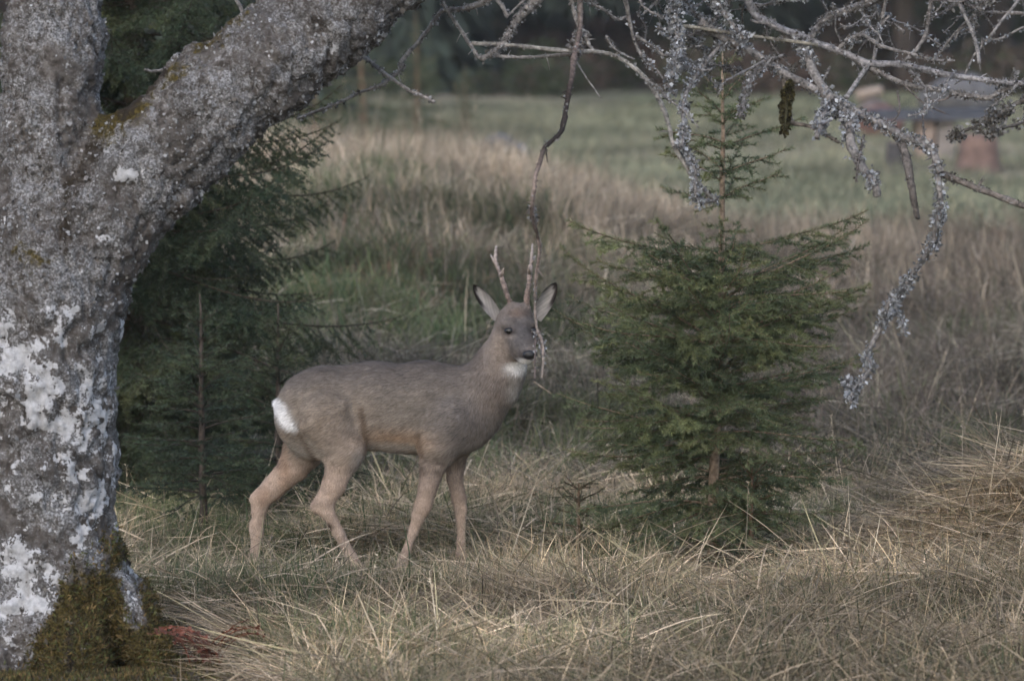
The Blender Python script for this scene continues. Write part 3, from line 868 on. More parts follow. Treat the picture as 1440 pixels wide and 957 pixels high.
def flakes(mb, p, n, size, colsA, rng, lift=0.5, tang=0.75):
    """small curled lichen lobes standing off a surface"""
    m = len(p)
    t = nrm(np.cross(n, rand_dirs(m, rng)))
    b = np.cross(n, t)
    ta = nrm(t * tang + n * lift * rng.uniform(-0.1, 1.4, (m, 1)))
    s = size * rng.uniform(0.5, 1.5, (m, 1))
    j = lambda: 1 + 0.35 * rng.uniform(-1, 1, (m, 1))
    v = np.stack([p - n * 0.002, p + ta * s * 0.55 * j() + b * s * 0.5 * j(), p + ta * s * j() + n * s * 0.35 * rng.uniform(-1, 1, (m, 1)), p + ta * s * 0.55 * j() - b * s * 0.5 * j()], 1).reshape(-1, 3)
    q0 = np.arange(m)[:, None] * 4
    f = np.concatenate([q0 + [0, 1, 2], q0 + [0, 2, 3]])
    cA = np.array(colsA)
    c = cA[rng.integers(len(cA), size=m)] * rng.uniform(0.7, 1.25, (m, 1))
    mb.add(v, f, np.repeat(c, 4, 0))

LIC = [(0.25, 0.252, 0.256), (0.20, 0.20, 0.203), (0.31, 0.312, 0.318), (0.15, 0.145, 0.14), (0.20, 0.19, 0.185), (0.09, 0.08, 0.07), (0.11, 0.10, 0.09)]
LICB = [(0.34, 0.352, 0.375), (0.25, 0.258, 0.275), (0.44, 0.452, 0.475), (0.17, 0.172, 0.176), (0.28, 0.28, 0.27), (0.10, 0.098, 0.095)]
LICD = [(0.10, 0.095, 0.085), (0.16, 0.155, 0.145), (0.07, 0.06, 0.05), (0.22, 0.215, 0.21)]
rl = np.random.default_rng(77)
fc = v[qd].mean(1)
fx = 720 + fc[:, 0] / TS; fz_ = -80 + (CAMZ - fc[:, 2]) / TS
wgt = (0.12 + 1.0 * sstep(470, 330, fz_)) * (1 - np.minimum(1, moss[qd[:, 0]] * 1.1)) * (1 - 0.9 * np.minimum(1, dark[qd[:, 0]])) * (1 - sstep(0.5, 0.8, white[qd[:, 0]]))
wgt = wgt * (0.03 + sstep(0.42, 0.60, 0.5 * fbm(fc, 14, 3, 91) + 0.5 * fbm(fc, 5, 2, 95)))
pp, nn, _ = sample_quads(v, qd, 17000, rl, np.clip(wgt, 0.0, None))
mb = MB(); flakes(mb, local(tree, pp), nn, 0.0085, LIC, rl, 0.4)
pp, nn, _ = sample_quads(v, qd, 3000, rl, np.clip(wgt, 0.0, None)); flakes(mb, local(tree, pp), nn, 0.0125, LIC[:2] + LIC[3:], rl, 0.3)
o = mb.build("lichen", M_lichen, tree, smooth=False); tag(o, kind="stuff")

# moss cushion round the foot
mm_ = moss[qd[:, 0]] * (nr[qd[:, 0], 1] < 0.4)
pp, nn, _ = sample_quads(v, qd, 22000, rl, np.clip(mm_ - 0.16, 0, None) ** 1.5 * (fz_ > 700) + 1e-9)
NM = 30000
gym = rl.uniform(16.2, 18.6, NM); gxm = (rl.uniform(-60, 318, NM) + 16 * rl.normal(0, 1, NM) - 60 * np.clip(gym - 16.97, 0, 2) - 720) / PX * gym
gp = np.stack([gxm, gym, ground_z(gxm, gym)], 1)
pp = np.concatenate([pp, gp]); nn = np.concatenate([nn, np.tile((0, 0, 1.0), (NM, 1))])
n = len(pp)
d = nrm(nn + rand_dirs(n, rl) * 0.8 + np.array((0, 0, 0.3)))
L = rl.uniform(0.008, 0.021, (n, 1)); w = nrm(np.cross(d, rand_dirs(n, rl))) * 0.0035
vv = np.stack([pp - w, pp + w, pp + d * L], 1).reshape(-1, 3)
mc = np.array([(0.060, 0.050, 0.017), (0.090, 0.064, 0.026), (0.07, 0.078, 0.028), (0.040, 0.038, 0.014), (0.115, 0.078, 0.034), (0.03, 0.023, 0.012)])[rl.integers(6, size=n)] * rl.uniform(0.6, 1.3, (n, 1)) * (0.75 + 1.0 * fbm(pp, 9, 2, 61)[:, None])
mb = MB(); mb.add(local(tree, vv), np.arange(n * 3).reshape(-1, 3), np.repeat(mc, 3, 0))
o = mb.build("moss", M_moss, tree, smooth=False); tag(o, kind="stuff")

# limb carrying on above the frame, the branches hang from it
mb = MB()
lim = [tp(x, y, d) for x, y, d in ((600, -95, .01), (700, -170, .06), (860, -225, .12), (1050, -245, .16), (1250, -240, .2), (1450, -190, .25), (1580, -110, .3))]
mb.tube(np.array(lim) - np.array(tree.location), np.array((60, 52, 44, 36, 28, 20, 12)) * TS, 12, (0.19, 0.175, 0.165), 0, 0.12, 4)
mb.build("limb", M_branch, tree)
mb = MB()
lim2 = [tp(84, -150, .055), tp(88, -420, .1), tp(70, -800, .2), tp(95, -1300, .35)]
mb.tube(np.array(lim2) - np.array(tree.location), np.array((63, 55, 42, 22)) * TS, 12, (0.17, 0.155, 0.145), 0, 0.1, 5)
mb.build("limb", M_branch, tree)

def sheet(x, y):   # depth at which the hanging twigs spread
    return TD + 0.25 + 0.22 * math.sin(x / 150.0) + 0.16 * math.sin(y / 70.0 + 1.2)

def smooth_path(pts, n_per=5):
    pts = np.array(pts, float); out = []
    P = np.concatenate([[2 * pts[0] - pts[1]], pts, [2 * pts[-1] - pts[-2]]])
    for i in range(1, len(P) - 2):
        for t in np.linspace(0, 1, n_per, endpoint=False):
            a, b, c, d = P[i - 1], P[i], P[i + 1], P[i + 2]
            out.append(0.5 * (2 * b + (c - a) * t + (2 * a - 5 * b + 4 * c - d) * t * t + (3 * b - a - 3 * c + d) * t ** 3))
    out.append(pts[-1]); return np.array(out)

GREY = (0.21, 0.195, 0.185)
BR = [  # points, start radius, end radius (px), lichen amount, lichen set, bark colour, depth offset at tip, name
 ([(617,-8),(628,13),(647,40),(662,64),(670,78),(677,84)], 3.2, 2.6, .3, 0, GREY, 0),
 ([(761,-6),(744,13),(727,28),(721,40),(711,58),(697,72),(677,84)], 8, 4, 1.5, 0, GREY, 0),
 ([(705,-12),(680,3),(650,11),(624,12),(609,30),(590,57),(564,89),(570,95),(540,119),(510,130),(480,144),(430,163),(418,167)], 4.5, 1.8, .8, 0, GREY, .15),
 ([(470,45),(485,61),(510,75),(540,101),(566,120),(583,130),(611,143)], 3.5, 2.2, .5, 0, GREY, -.1),
 ([(664,61),(714,63.5),(764,68.5),(811,73.6),(844,75),(875,85),(905,110),(925,140),(938,170),(948,207),(972,245),(997,273),(1009,280)], 3, 3.6, .35, 0, (0.25, 0.235, 0.215), 0),
 ([(801,-8),(809,27),(821,50),(831,68),(846,76)], 3.4, 2.6, .5, 0, GREY, 0),
 ([(688,79),(720,82),(760,80),(803,77)], 2.2, 2.6, .2, 0, GREY, .05),
 ([(806,82),(812,88),(825,110),(845,138)], 1.8, 1.0, 0, 0, GREY, .05),
 ([(876,-8),(881,6),(887,34),(892,53),(900,72),(912,88),(928,103),(950,135)], 3.6, 1.5, 1.3, 1, GREY, .05),
 ([(945,-10),(951,25),(953,47),(954,72),(948,94),(944,114)], 4.5, 3, 4.5, 1, GREY, -.1),
 ([(1020,56),(1000,78),(985,100),(966,128),(962,157),(961,188),(957,207)], 3, 3.5, 2.6, 1, GREY, -.05),
 ([(957,207),(968,219),(978,241),(978,263),(979,279),(988,285)], 3, 3, 3, 1, GREY, -.05),
 ([(1009,280),(1000,281),(988,285)], 5, 4, 2, 1, GREY, 0),
 ([(1050,-8),(1058,14),(1069,26),(1098,41),(1127,51),(1148,61),(1186,72),(1224,88),(1265,91),(1309,101),(1352,107),(1396,113),(1460,119)], 6, 3.8, .9, 0, (0.26, 0.25, 0.255), 0),
 ([(1186,72),(1200,82),(1235,101),(1265,115),(1282,120),(1323,126),(1361,134),(1393,136),(1411,126),(1450,114)], 4.5, 4, 1.5, 0, GREY, .05),
 ([(985,30),(1021,56),(1045,68),(1073,86),(1101,105),(1134,121),(1170,141),(1206,161),(1247,181),(1275,197),(1303,205),(1315,225),(1323,242)], 6, 6, 2.6, 1, GREY, -.05),
 ([(1323,242),(1359,258),(1400,274),(1445,291)], 5, 4.5, 1.0, 2, (0.15, 0.13, 0.115), -.05),
 ([(1120,54),(1134,76),(1146,105),(1170,141)], 6, 7, 3.6, 1, GREY, -.05),
 ([(1170,141),(1186,155),(1194,169),(1196,201),(1210,230),(1230,258),(1234,276)], 8, 6, 4, 1, GREY, -.15),
 ([(1262,192),(1271,209),(1279,246),(1285,282),(1291,307)], 7.5, 4, .5, 2, (0.13, 0.115, 0.105), -.1),
 ([(1315,225),(1319,250),(1322,285),(1317,313),(1310,343),(1284,380),(1264,410),(1250,424),(1234,467),(1220,494),(1224,517),(1203,544),(1196,566)], 5, 2.6, 3.4, 1, GREY, -.2),
 ([(1254,424),(1269,450),(1272,470)], 2.5, 1.6, 2.4, 1, GREY, -.2),
 ([(1203,544),(1194,538),(1190,534)], 2.5, 1.5, 3, 1, GREY, -.2),
 ([(1101,105),(1108,160),(1114,173),(1138,177),(1160,190),(1180,201)], 4, 2.2, .4, 2, (0.15, 0.13, 0.11), -.1),
 ([(1170,141),(1160,157),(1152,178),(1149,194)], 4, 4, 4, 1, GREY, -.2),
 ([(1073,86),(1062,100),(1053,116),(1046,140),(1041,164)], 4, 2.5, 2.2, 0, GREY, -.15),
 ([(1311,-8),(1309,0),(1303,44),(1291,67),(1271,87)], 3.4, 3, .4, 0, GREY, 0),
 ([(1345,-8),(1349,8),(1364,38),(1373,66),(1377,90)], 3.2, 2.6, .3, 0, GREY, -.2),
 ([(1434,-8),(1431,0),(1408,29),(1390,54)], 2.8, 2.0, .3, 0, GREY, -.25),
 ([(1247,-8),(1246,0),(1238,41),(1228,86)], 3.4, 2.6, .4, 0, GREY, 0),
 ([(1345,-8),(1352,0),(1382,17),(1410,18),(1450,20)], 3.2, 2.6, .6, 0, GREY, .1),
 ([(1382,17),(1352,38),(1335,57),(1319,78)], 2.2, 1.6, .3, 0, GREY, .1),
 ([(1240,-8),(1227,0),(1192,15),(1168,23),(1148,41),(1140,56)], 7, 4, 2, 0, GREY, 0),
 ([(1178,70),(1192,56),(1215,48),(1235,61),(1258,69),(1282,76),(1310,84),(1340,85)], 3.2, 1.8, 1.0, 0, GREY, -.15),
 ([(940,36),(965,38),(1033,48),(1102,58),(1150,64)], 2.6, 3, .5, 0, (0.24, 0.22, 0.18), -.05),
 ([(1224,88),(1206,114),(1190,137)], 3.4, 3.6, .3, 0, (0.28, 0.27, 0.27), -.02),
 ([(1450,138),(1425,148),(1400,165),(1370,178),(1335,194)], 4, 2, 4.2, 2, (0.10, 0.09, 0.08), -.1),
 ([(1450,165),(1430,175),(1405,182),(1385,190)], 3, 2, 3.6, 2, (0.10, 0.09, 0.08), -.15),
 ([(1000,-12),(1014,14),(1030,34),(1050,56)], 4, 3, 4, 1, GREY, -.1),
 ([(960,-10),(972,14),(1000,36),(1035,50)], 3, 3, 3, 1, GREY, .1),
 ([(820,-8),(824,0),(848,13),(868,27),(884,22)], 2.6, 1.8, .8, 0, GREY, .05),
 ([(893,50),(921,69),(934,78),(948,80)], 2.2, 2, 1.0, 1, GREY, .0),
 ([(955,66),(970,66),(987,64)], 2.2, 1.6, .3, 0, GREY, 0),
 ([(950,92),(968,94),(985,98),(1001,98)], 2.4, 2, 2.2, 1, GREY, -.05),
 ([(852,50),(865,69),(880,78),(892,83)], 1.6, 1.4, .3, 0, GREY, 0),
 ([(1030,-10),(1022,10),(1004,30),(985,45),(962,52)], 2.6, 2, 2.0, 0, GREY, .05),
 ([(905,20),(918,8),(930,-8)], 1.8, 2.2, .3, 0, GREY, .05),
 ([(1300,205),(1302,150),(1330,140),(1345,130)], 1.5, 2, .2, 2, (0.14, 0.12, 0.11), .05),
 ([(1215,190),(1208,225),(1204,256)], 1.6, 1.2, .4, 2, (0.14, 0.12, 0.11), -.25),
 ([(1240,181),(1264,160),(1262,128)], 1.4, 1.6, .2, 2, (0.14, 0.12, 0.11), .1),
 ([(1270,118),(1300,145),(1330,160)], 1.6, 1.0, 0, 0, (0.14, 0.12, 0.11), .1),
 ([(1355,-8),(1338,10),(1318,22),(1300,28)], 2.0, 1.2, .6, 0, GREY, .15),
 ([(1150,-8),(1160,8),(1164,24)], 2.0, 2.0, .2, 0, GREY, .1),
 ([(745,-8),(716,20),(712,26)], 2.0, 1.0, .2, 0, GREY, -.05),
 ([(700,0),(708,12),(714,24)], 3.2, 2.6, .6, 0, GREY, -.05),
 ([(560,92),(563,110),(572,128)], 1.0, 0.8, 0, 0, GREY, .05),
 ([(330,-6),(340,28),(292,68),(255,90),(235,97),(215,102),(203,98)], 3.0, 2.0, .6, 0, (0.22, 0.2, 0.185), -.2),
]
rt = np.random.default_rng(31)
for k in range(46):
    x, y = rt.uniform(870, 1440), rt.uniform(-8, 110)
    if k % 3 == 0: y = -8
    a, L, cv = rt.uniform(0.2, 2.9), rt.uniform(45, 135), rt.uniform(-.9, .9)
    if rt.random() < .25: a = -rt.uniform(.2, 2.9) if y > 40 else a
    pts = [(x, y)]
    for q_ in range(5):
        x += math.cos(a + cv * q_ / 5 + rt.normal(0, .22)) * L / 5; y += math.sin(a + cv * q_ / 5 + rt.normal(0, .22)) * L / 5 * .75
        pts.append((x, y))
    BR.append((pts, rt.uniform(1.5, 2.4), rt.uniform(.7, 1.2), rt.choice([.2, .5, 1.2, 2.2]), int(rt.integers(0, 3)), GREY, rt.uniform(-.25, .25)))
LS = [LIC, LICB, LICD]
def branch(pts, r0, r1, lich, ls, bark, doff, seed, name="branch", depth=None, base=None):
    rng = np.random.default_rng(seed)
    P = smooth_path(pts)
    u = np.linspace(0, 1, len(P))
    jit = np.cumsum(rng.normal(0, 0.35, (len(P), 2)), 0); jit -= u[:, None] * jit[-1]; jit = np.clip(jit, -2.5, 2.5)
    P = P + jit
    W = np.array([at(a, b, (depth if depth else sheet(a, b)) + doff * math.sin(t * 1.57)) for (a, b), t in zip(P, u)])
    if pts[0][1] < 0 and base is None:          # carry it up to the limb it hangs from
        x0 = pts[0][0]
        top = tp(x0 + 10, -228 + 0.00028 * (x0 - 1050) ** 2, .12)
        W = np.concatenate([[top, top * 0.55 + W[0] * 0.45 + np.array((0.02, 0.03, 0))], W])
    rr = np.linspace(r0, r1, len(W)) * TS
    if len(W) > len(P): rr[:2] = (r0 * 1.5 * TS, r0 * 1.2 * TS)
    rr = rr * (1 + 0.12 * rng.uniform(-1, 1, len(W)))
    mb = MB()
    cc = (np.array(bark) if np.ndim(bark) == 1 else np.stack([np.interp(np.linspace(0, 1, len(W)), np.linspace(0, 1, len(bark)), np.array(bark)[:, k_]) for k_ in range(3)], 1)) * rng.uniform(0.7, 1.3, (len(W), 1))
    Wl = local(tree, W)
    mb.tube(Wl, rr, 7, cc, 0, 0.12, seed)
    # side spurs
    for k in range(int(len(P) * 0.13)):
        i = rng.integers(1, len(W) - 1); d = nrm(rand_dirs(1, rng)[0] * np.array((1, .6, 1)) + nrm(W[i + 1] - W[i - 1]) * 0.5)
        l = rng.uniform(0.012, 0.05)
        mb.tube([Wl[i], Wl[i] + d * l * .5, Wl[i] + d * l + np.array((0, 0, -0.004))], [rr[i] * .4, rr[i] * .3, 0.0009], 4, cc[i] * .9, 0, 0, 1)
    o = mb.build(name, M_branch, tree)
    if lich > 0.05:
        seg = np.linalg.norm(np.diff(W, axis=0), axis=1)
        n = int(seg.sum() * 850 * lich)
        i = rng.choice(len(seg), n, p=seg / seg.sum()); t = rng.random((n, 1))
        cl = fbm(W[i] + t * (W[i + 1] - W[i]), 26, 2, seed)
        kp = rng.random(n) < sstep(0.36, 0.60, cl) * 1.0 + 0.06
        i, t = i[kp], t[kp]; n = len(i)
        c0 = Wl[i] + t * (Wl[i + 1] - Wl[i])
        ax = nrm(Wl[i + 1] - Wl[i]); nn = nrm(np.cross(ax, rand_dirs(n, rng)))
        nn = nrm(nn + np.array((0, 0, -0.25)) * min(lich, 2) * 0.5)
        off = rr[i][:, None] * 0.9 + (0.0042 * min(lich, 4)) * rng.random((n, 1)) ** 1.3
        ml = MB(); flakes(ml, c0 + nn * off, nn, 0.0068 + 0.0008 * min(lich, 4), LS[ls], rng, 0.9, 0.6)
        x = ml.build("lichen", M_lichen, o, smooth=False); tag(x, kind="stuff")
    return o
for k, b in enumerate(BR):
    branch(*b, seed=300 + k)
# the long dead stick that hangs down in front of the deer's head
STICK = [(816,-8),(815,40),(806,82),(802,110),(799,130),(794,160),(788,185),(776,197),(765,208),(759,230),(752,246),(750,265),(749,285),(748,300),(752,315),(757,330),(759,350),(754,385),(752,410),(753,440),(756,466),(762,480),(764,505),(762,531)]
o = branch(STICK, 4.4, 1.5, .2, 0, [(.17, .145, .135), (.15, .12, .11), (.045, .034, .03), (.022, .018, .016), (.045, .036, .032), (.26, .205, .18), (.14, .11, .095), (.09, .07, .06), (.36, .28, .25), (.24, .2, .18), (.22, .18, .16), (.30, .25, .21)], -.15, 401, "dead_branch")
o["label"] = "long crooked brown dead branch hanging down in front of the deer's antler"
for k, (pts, l, ls) in enumerate((([(815, 36), (813, 55), (808, 76)], 5, 0), ([(755, 466), (762, 482), (764, 500)], 1.2, 1), ([(748, 290), (751, 312)], 2.0, 0))):
    branch(pts, 4, 3, l, ls, (0.2, 0.17, 0.16), 0, 410 + k)
branch([(754, 470), (753, 500), (752, 535)], 1.6, 1.0, .2, 0, (0.13, 0.10, 0.09), -.1, 420)
branch([(750, 536), (760, 542), (775, 553)], 1.6, .8, 0, 0, (0.22, 0.17, 0.12), -.1, 421)
# dark mossy tassel
o = branch([(1112, 112), (1108, 130), (1105, 155), (1104, 184)], 3, 1.2, 0, 0, (0.05, 0.045, 0.02), -.15, 430)
W = np.array([at(a, b, sheet(a, b) - .1) for a, b in smooth_path([(1110, 115), (1107, 135), (1104, 155), (1104, 182)], 8)])
mb = MB(); rng = np.random.default_rng(9)
i = rng.integers(0, len(W), 1600)
dd = rand_dirs(1600, rng) * np.array((1, 1, 0.4)); p_ = local(tree, W[i]) + dd * (0.013 * np.sin(0.5 + 2.5 * i / len(W)) * rng.uniform(.4, 1, 1600))[:, None] + rng.normal(0, .004, (1600, 3))
flakes(mb, p_, nrm(dd + np.array((0, 0, -1.6))), 0.011, [(0.04, 0.036, 0.016), (0.065, 0.055, 0.022), (0.03, 0.026, 0.014)], rng, 1.2, 0.3)
x = mb.build("moss", M_moss, o, smooth=False); tag(x, kind="stuff")

# ------------------------------------------------------------------ roe deer
DS = 1 / 402.0
DX, DY = 560.0, 806.0
deer_at = np.array(((DX - PW / 2) * 19.9 / PX, 19.9, float(ground_z(np.array([-0.4]), np.array([19.9]))[0])))
deer = empty("roe_deer", deer_at)
tag(deer, "grey-brown roe buck with antlers standing sideways, head turned to the camera", "deer")
dz0 = CAMZ - 19.9 / PX * (DY + 80) - deer_at[2]     # height of pixel row DY above the ground there
def dp(x, y, d=0.0): return np.array(((x - DX) * DS, d, (DY - y) * DS + dz0))
S = SDF(dp(325, 840, -0.30), dp(800, 400, 0.24), 0.0062)
def dc(pts, k=0.03, ys=1.0):
    for a, b in zip(pts[:-1], pts[1:]):
        S.cone(dp(a[0], a[1], a[3]), dp(b[0], b[1], b[3]), a[2] * DS, b[2] * DS, ys, k)
# trunk of the body
dc([(462, 578, 60, 0), (530, 573, 58.5, 0), (600, 572, 59, 0), (640, 574, 56, 0)], 0.05, 1.30)
S.ell(dp(452, 585), (62 * DS, 0.112, 64 * DS), 0.05)
S.ell(dp(470, 596, -.062), (46 * DS, 0.066, 54 * DS), 0.018)
S.ell(dp(628, 592, -.060), (38 * DS, 0.062, 56 * DS), 0.02)
S.ell(dp(420, 580), (30 * DS, 0.085, 36 * DS), 0.05)
S.ell(dp(648, 592), (46 * DS, 0.115, 46 * DS), 0.05)
S.cone(dp(565, 596), dp(610, 600), 39 * DS, 38 * DS, 1.0, 0.05)
S.cone(dp(388, 566), dp(408, 591), 6 * DS, 13 * DS, 0.55, 0.012)
# neck
dc([(668, 562, 46, 0), (691, 538, 38, -.012), (707, 508, 30, -.03), (716, 482, 26, -.045)], 0.045, 1.15)
# near hind leg
dc([(462, 590, 48.4, -.055), (484, 630, 29.8, -.075), (482, 642, 23.2, -.08), (470, 680, 16.3, -.085), (459, 704, 12.9, -.085), (460, 716, 10.8, -.085), (477, 748, 9.0, -.085), (494, 780, 8.2, -.085), (502, 796, 9.0, -.085), (508, 808, 6.9, -.085)], 0.012)
S.cone(dp(478, 660, -.083), dp(444, 711, -.085), 9 * DS, 7.5 * DS, 1, 0.02)
# far hind leg
dc([(440, 600, 42.8, .055), (428, 635, 27.0, .07), (412, 660, 19.8, .075), (382, 690, 14.2, .08), (364, 708, 12.0, .08), (361, 722, 10.3, .08), (358, 755, 9.0, .08), (355, 785, 8.2, .08), (354, 800, 8.6, .08), (352, 812, 6.9, .08)], 0.014)
S.cone(dp(395, 672, .078), dp(356, 705, .08), 9 * DS, 7.5 * DS, 1, 0.02)
S.cone(dp(352, 742, .08), dp(354, 752, .08), 6 * DS, 6 * DS, 1, 0.012)
# near fore leg
dc([(632, 588, 41, -.055), (617, 626, 29, -.075), (610, 648, 19, -.08), (601, 683, 13, -.08), (594, 711, 12, -.08), (588, 724, 9.5, -.08), (581, 745, 6.8, -.08), (571, 773, 6.2, -.08), (566, 787, 8, -.08), (560, 808, 7, -.08)], 0.012)
# far fore leg
dc([(648, 610, 31, .05), (640, 645, 18, .065), (640, 675, 12.5, .07), (645, 705, 10.5, .07), (648, 720, 8, .07), (648, 740, 6.2, .07), (648, 766, 6, .07), (648, 782, 7.4, .07), (647, 800, 6.5, .07)], 0.012)
S.cone(dp(417, 600, .045), dp(411, 652, .07), 17 * DS, 15 * DS, 1, 0.02)
# head
HD = -0.055
S.ell(dp(725, 459, HD), (29.5 * DS, 0.070, 31 * DS), 0.02)
S.ell(dp(727, 440, HD), (21 * DS, 0.055, 15 * DS), 0.02)
dc([(728, 463, 22.5, HD - .030), (735, 479, 17.5, HD - .078), (742, 491, 13, HD - .122)], 0.018)
dc([(722, 482, 17, HD - .01), (735, 496, 10, HD - .085), (740, 500, 7.5, HD - .108)], 0.018)
S.ell(dp(707, 478, HD + .0), (16 * DS, .045, 20 * DS), 0.02)
S.ell(dp(745, 474, HD - .01), (11 * DS, .04, 16 * DS), 0.02)
S.cone(dp(709, 452, HD - .052), dp(720, 449, HD - .060), 5 * DS, 5 * DS, 1, 0.012)
S.cone(dp(741, 449, HD - .058), dp(751, 453, HD - .045), 5 * DS, 5 * DS, 1, 0.012)
S.cone(dp(719, 436, HD - .012), dp(719, 428, HD - .012), 7 * DS, 6 * DS, 1, 0.01)
S.cone(dp(740, 436, HD - .012), dp(740, 428, HD - .012), 7 * DS, 6 * DS, 1, 0.01)
v, qd = S.surface()
for it in range(2):                         # relax
    s_ = np.zeros_like(v); cn = np.zeros(len(v))
    for a, b in ((0, 1), (1, 2), (2, 3), (3, 0)):
        np.add.at(s_, qd[:, a], v[qd[:, b]]); np.add.at(cn, qd[:, a], 1)
        np.add.at(s_, qd[:, b], v[qd[:, a]]); np.add.at(cn, qd[:, b], 1)
    v = v * 0.5 + 0.5 * s_ / cn[:, None]
nr = vert_normals(v, qd)
v = v + nr * ((fbm(v, 18, 2, 6) - 0.5) * 0.007 + (fbm(v * np.array((1, 1, .6)), 8, 2, 16) - 0.5) * 0.016)[:, None]

def seg2(x, y, ax, ay, bx, by):
    t = np.clip(((x - ax) * (bx - ax) + (y - ay) * (by - ay)) / ((bx - ax) ** 2 + (by - ay) ** 2), 0, 1)
    return np.hypot(x - ax - t * (bx - ax), y - ay - t * (by - ay))
def coat(p, n):
    x = DX + p[:, 0] / DS; y = DY - (p[:, 2] - dz0) / DS; d = p[:, 1]
    def blob(cx, cy, rx, ry, s=1.0): return np.clip(s * np.exp(-(((x - cx) / rx) ** 2 + ((y - cy) / ry) ** 2) ** 1.3), 0, 1)[:, None]
    def mixc(c, col, m): return c + (np.array(col) - c) * m
    c = np.tile(np.array((0.245, 0.206, 0.170)), (len(p), 1))
    c = mixc(c, (0.150, 0.127, 0.113), sstep(572, 512, y)[:, None] * 0.95)             # greyer saddle
    c = mixc(c, (0.30, 0.235, 0.18), blob(470, 590, 60, 45, .8))
    c = mixc(c, (0.42, 0.335, 0.27), blob(478, 625, 44, 36, .85))
    c = mixc(c, (0.175, 0.152, 0.138), blob(650, 585, 50, 45, .95))                       # grey shoulder
    c = mixc(c, (0.37, 0.25, 0.165), blob(556, 620, 54, 20, .95))                       # tawny flank fold
    leg = sstep(628, 668, y)[:, None]
    c = mixc(c, (0.45, 0.335, 0.26), leg * 0.95)
    c = mixc(c, (0.185, 0.15, 0.13), leg * sstep(570, 585, x)[:, None] * sstep(720, 640, y)[:, None] * 0.8)
    c = mixc(c, (0.33, 0.205, 0.135), blob(398, 655, 10, 45, .5) + blob(368, 700, 12, 14, .5))
    c = mixc(c, (0.50, 0.45, 0.40), sstep(-0.4, -0.8, n[:, 2])[:, None] * (1 - leg) * sstep(600, 625, y)[:, None] * (x < 640)[:, None] * .8)
    c = mixc(c, (0.48, 0.42, 0.37), blob(507, 648, 12, 22, .75))                          # pale inner thigh edge
    c = mixc(c, (0.045, 0.03, 0.025), blob(461, 738, 9, 6, .95))                          # gland tuft
    rump = np.exp(-((np.hypot(np.clip(x - 400, None, 0) * 0.0 + (x - (398 + (y - 580) * 0.62)), 0) / 11.5) ** 2.5))[:, None] * (sstep(553, 566, y) * sstep(609, 595, y))[:, None] * (x < 421)[:, None]
    c = mixc(c, (0.80, 0.78, 0.77), np.clip(rump * 1.3, 0, 1))
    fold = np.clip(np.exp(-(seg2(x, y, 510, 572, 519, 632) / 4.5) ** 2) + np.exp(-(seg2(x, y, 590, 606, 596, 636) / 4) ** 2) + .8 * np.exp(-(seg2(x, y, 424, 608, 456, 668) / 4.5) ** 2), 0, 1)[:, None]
    c = mixc(c, (0.13, 0.088, 0.062), fold * .75 * (d < 0)[:, None])  # crease shade at thigh and elbow painted into the coat
    mo = fbm(p * np.array((0.6, 1, 1.5)), 26, 3, 44)[:, None]
    c = c * (0.72 + 0.56 * mo)
    # neck and head
    nk = sstep(640, 700, x)[:, None] * sstep(600, 560, y)[:, None]
    c = mixc(c, (0.215, 0.175, 0.150), nk * .8)
    c = mixc(c, (0.42, 0.39, 0.355), blob(727, 552, 14, 32, .75))
    c = mixc(c, (0.118, 0.106, 0.101), blob(729, 460, 34, 36, .95))
    c = mixc(c, (0.085, 0.078, 0.077), blob(735, 464, 12, 27, .85))
    c = mixc(c, (0.30, 0.24, 0.195), blob(701, 484, 12, 24, .7))
    c = mixc(c, (0.78, 0.76, 0.75), np.clip(blob(731, 515, 19, 9.5, 1.25) * (0.55 + 0.9 * fbm(p, 60, 2, 5)[:, None]), 0, 1) * (y > 504 + 0.12 * (742 - x))[:, None])      # throat patch
    c = mixc(c, (0.030, 0.026, 0.026), blob(741, 494, 13, 6, .9) * (d < -0.13)[:, None])
    c = mixc(c, (0.72, 0.70, 0.68), np.clip(blob(739, 503, 11, 4.5, 1.6), 0, 1) * (d < -0.10)[:, None])
    c = mixc(c, (0.30, 0.25, 0.22), blob(716, 469, 9, 4, .6))
    c = mixc(c, (0.05, 0.04, 0.036), blob(716.5, 461.5, 10, 6.5, .9) * (d < -0.05)[:, None])
    c = mixc(c, (0.05, 0.04, 0.036), blob(749, 462, 7, 6, .8) * (d < -0.05)[:, None])
    hm = sstep(690, 700, x)[:, None] * sstep(515, 500, y)[:, None]
    c = c * (1 + hm * 0.7 * (fbm(p, 95, 2, 8)[:, None] - 0.5))
    c = mixc(c, (0.19, 0.13, 0.10), blob(727, 437, 14, 7, .5))
    hoof = sstep(800, 806, y)[:, None]
    c = mixc(c, (0.03, 0.026, 0.024), hoof)
    return np.clip(c, 0, 1)
body = raw_mesh("body", v, qd, coat(v, nr), None, M_fur, deer)
